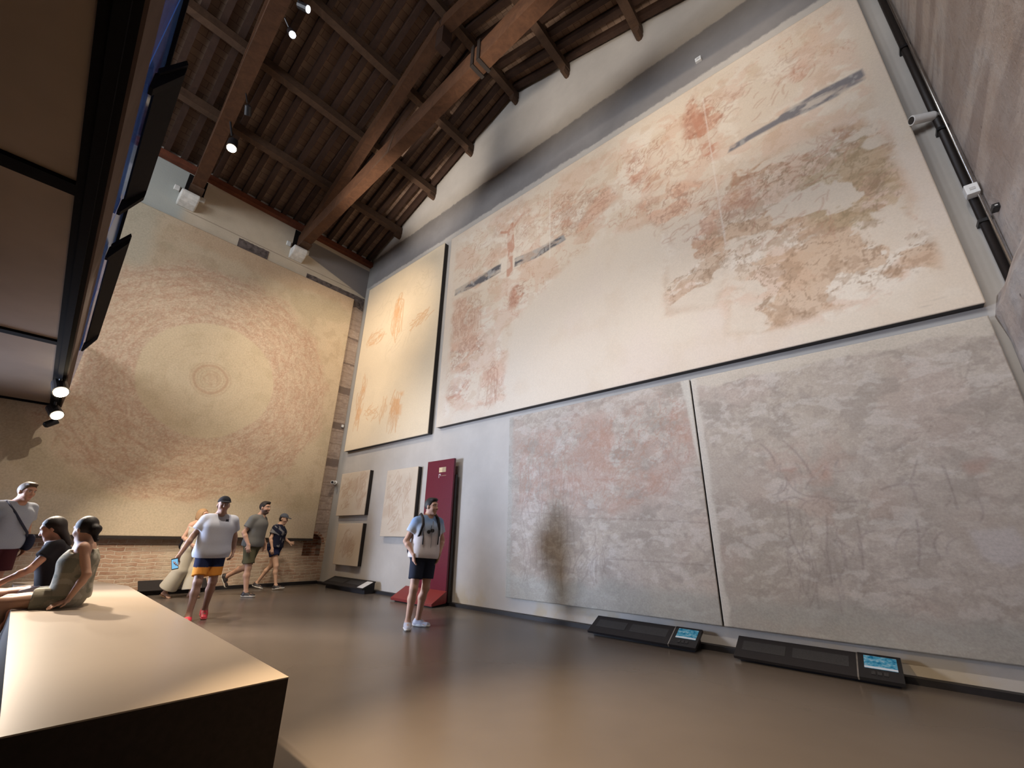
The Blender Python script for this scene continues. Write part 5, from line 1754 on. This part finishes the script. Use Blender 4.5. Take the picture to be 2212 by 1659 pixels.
# --- two seated women
def sitting(label, loc, h, lean, headp, heady, skin, armR=None, armL=None, **kw):
    J = dict(pel=(0, 0, .56), chest=(.03 + lean, 0, .89), neck=(.05 + lean * 1.6, 0, 1.08), head=(.09 + lean * 1.9, 0, 1.22), shL=(.03 + lean * 1.5, .185, 1.03), shR=(.03 + lean * 1.5, -.185, 1.03),
             hipL=(.02, .09, .55), hipR=(.02, -.09, .55), knL=(.44, .10, .535), knR=(.44, -.10, .535), anL=(.50, .10, .10), anR=(.46, -.10, .10), fdL=(1, 0, 0), fdR=(1, 0, 0))
    J.update(armR or {}); J.update(armL or {})
    return Person(label, loc, h, J, 1.66, True, skin, heady, headp, .008, **kw)
p = sitting('woman in pale patterned sleeveless top seated on the bench, nearer of the two', (5.12, -5.17, 0), -1.75, -.02, .25, -.75, (.46, .265, .18),
            dict(elR=(-.05, -.24, .80), wrR=(.06, -.25, .56), hdR=(.7, -.3, -.45), hnR=(0, .2, -1)), dict(elL=(-.10, .26, .78), wrL=(-.02, .27, .545), hdL=(.8, .5, -.28), hnL=(.2, 0, -1), curl=.25))
p.body()
p.hair((.014, .010, .010), 'bun')
def pat(v):
    n = vnoise(v[:, 1] * 22 + v[:, 0] * 9 + 30, v[:, 2] * 22 + 11, 8)
    c = np.tile(np.array((.27, .25, .195)), (len(v), 1))
    c[n > .62] = (.36, .335, .27)
    c[n < .3] = (.19, .185, .145)
    return c
p.top(pat, -.02, 0, .016, 'sleeveless_top', neckz=-.06, straps=True, loose=.01, flare=.02)
p.legwear(pat, .55, 'shorts', .026, .02, .10)
for q in 'LR':
    p.shoe(q, (.3, .25, .2))
p = sitting('woman in black top seated bent forward on the bench, farther of the two', (4.42, -5.22, 0), -1.70, .06, .45, -.1, (.36, .20, .14),
            dict(elR=(.24, -.24, .80), wrR=(.44, -.16, .66), hdR=(.9, .2, -.3)), dict(elL=(.24, .25, .80), wrL=(.45, .16, .66), hdL=(.9, -.2, -.3)))
p.body()
p.hair((.014, .009, .009), 'long')
p.top(const((.012, .012, .016)), -.02, .5, .016, 'dark_top', loose=.01)
p.legwear(const((.30, .29, .33)), .6, 'shorts', .026, .02, .10)
for q in 'LR':
    p.shoe(q, (.1, .08, .08))
# ------------------------------------------------------------------ light: unseen spots by trusses and gallery, several added as fill, plus daylight
spot_light('spot on corner panel', (4.6, -4.7, 8.6), (1.9, 0, 6.6), 820, WARM, 50, 1.0, .08)
spot_light('spot on upper panel far', (6.0, -4.9, 8.7), (5.4, 0, 6.6), 190, NEUT, 62, 1.0, .08)
spot_light('spot on upper panel mid', (8.4, -5.6, 8.8), (8.6, 0, 6.9), 330, SOFTW, 60, 1.0, .08)
spot_light('spot on upper panel near', (10.6, -6.0, 8.9), (10.8, 0, 7.9), 600, SOFTW, 42, 1.0, .08)
spot_light('spot on ring drawing', (5.2, -2.4, 8.6), (0, -1.0, 5.6), 880, SOFTW, 58, 1.0, .08)
spot_light('spot on ring drawing left', (6.4, -3.7, 8.6), (0, -3.7, 3.5), 1150, NEUT, 56, 1.0, .08)
spot_light('added fill on brick base', (4.6, -4.6, 8.5), (0.1, -2.6, 0.0), 2200, SOFTW, 27, 1.0, .1)  # unseen spots added to brighten the brick base
spot_light('added low fill on brick base', (2.7, -5.65, 3.15), (0.2, -3.3, 0.0), 480, SOFTW, 56, 1.0, .06)  # second unseen lamp added for the brick base
for x, pw, col in ((2.4, 1000, SOFTW), (7.0, 130, NEUT), (8.8, 500, NEUT), (10.6, 600, NEUT), (12.2, 380, NEUT)):
    spot_light('added fill on lower wall', (x, -6.0, 8.9), (x, 0, 1.9), pw, col, 42, .8, .15)  # unseen wide spots added as fill for the lower panels
spot_light('added fill on gable', (4.0, -5.75, 4.8), (3.6, 0, 11.0), 2700, NEUT, 32, 1.0, .2)  # unseen lamps added to lift the gable wall
spot_light('added fill on gable', (8.2, -5.95, 4.8), (8.0, 0, 11.5), 1700, NEUT, 32, 1.0, .2)
spot_light('added fill on gable', (11.6, -6.05, 4.8), (11.2, 0, 11.0), 1150, NEUT, 32, 1.0, .2)
spot_light('track spot on floor', (8.85, -5.85, 3.25), (10.1, -3.6, 0.0), 1800, WARM, 58, .8, .06)
spot_light('spot on far floor', (6.2, -5.0, 8.7), (4.2, -2.2, 0), 1800, NEUT, 42, 1.0, .1)
# daylight: a doorway under the gallery at the far left; area fill added at the back windows
dl = area_light('daylight of the doorway', (0.35, -8.8, 1.5), (6.8, 0, 0.8), 300, COOL, 2.2, 2.6)
dl.data.spread = math.radians(64)
for k, (a, b) in enumerate(winx):
    area_light('added fill from back wall', ((a + b) / 2, BY - 0.05, 7.1), ((a + b) / 2, 0, 5.0), 305, (.86, .91, 1.0), 2.0, 2.8)  # area fill added in each back-wall opening
wd = bpy.data.worlds.new('world')
SC.world = wd
wd.use_nodes = True
bg = wd.node_tree.nodes['Background']
bg.inputs['Color'].default_value = (0.75, 0.85, 1.0, 1)
bg.inputs['Strength'].default_value = 0.6

vs_ = SC.view_settings
vs_.view_transform = 'Standard'
vs_.look = 'None'
vs_.exposure = 0.0
vs_.gamma = 1.0
vs_.use_curve_mapping = False
try:
    SC.cycles.use_denoising = True
    SC.cycles.max_bounces = 8
    SC.cycles.diffuse_bounces = 5
    SC.cycles.sample_clamp_indirect = 8.0
except Exception:
    pass
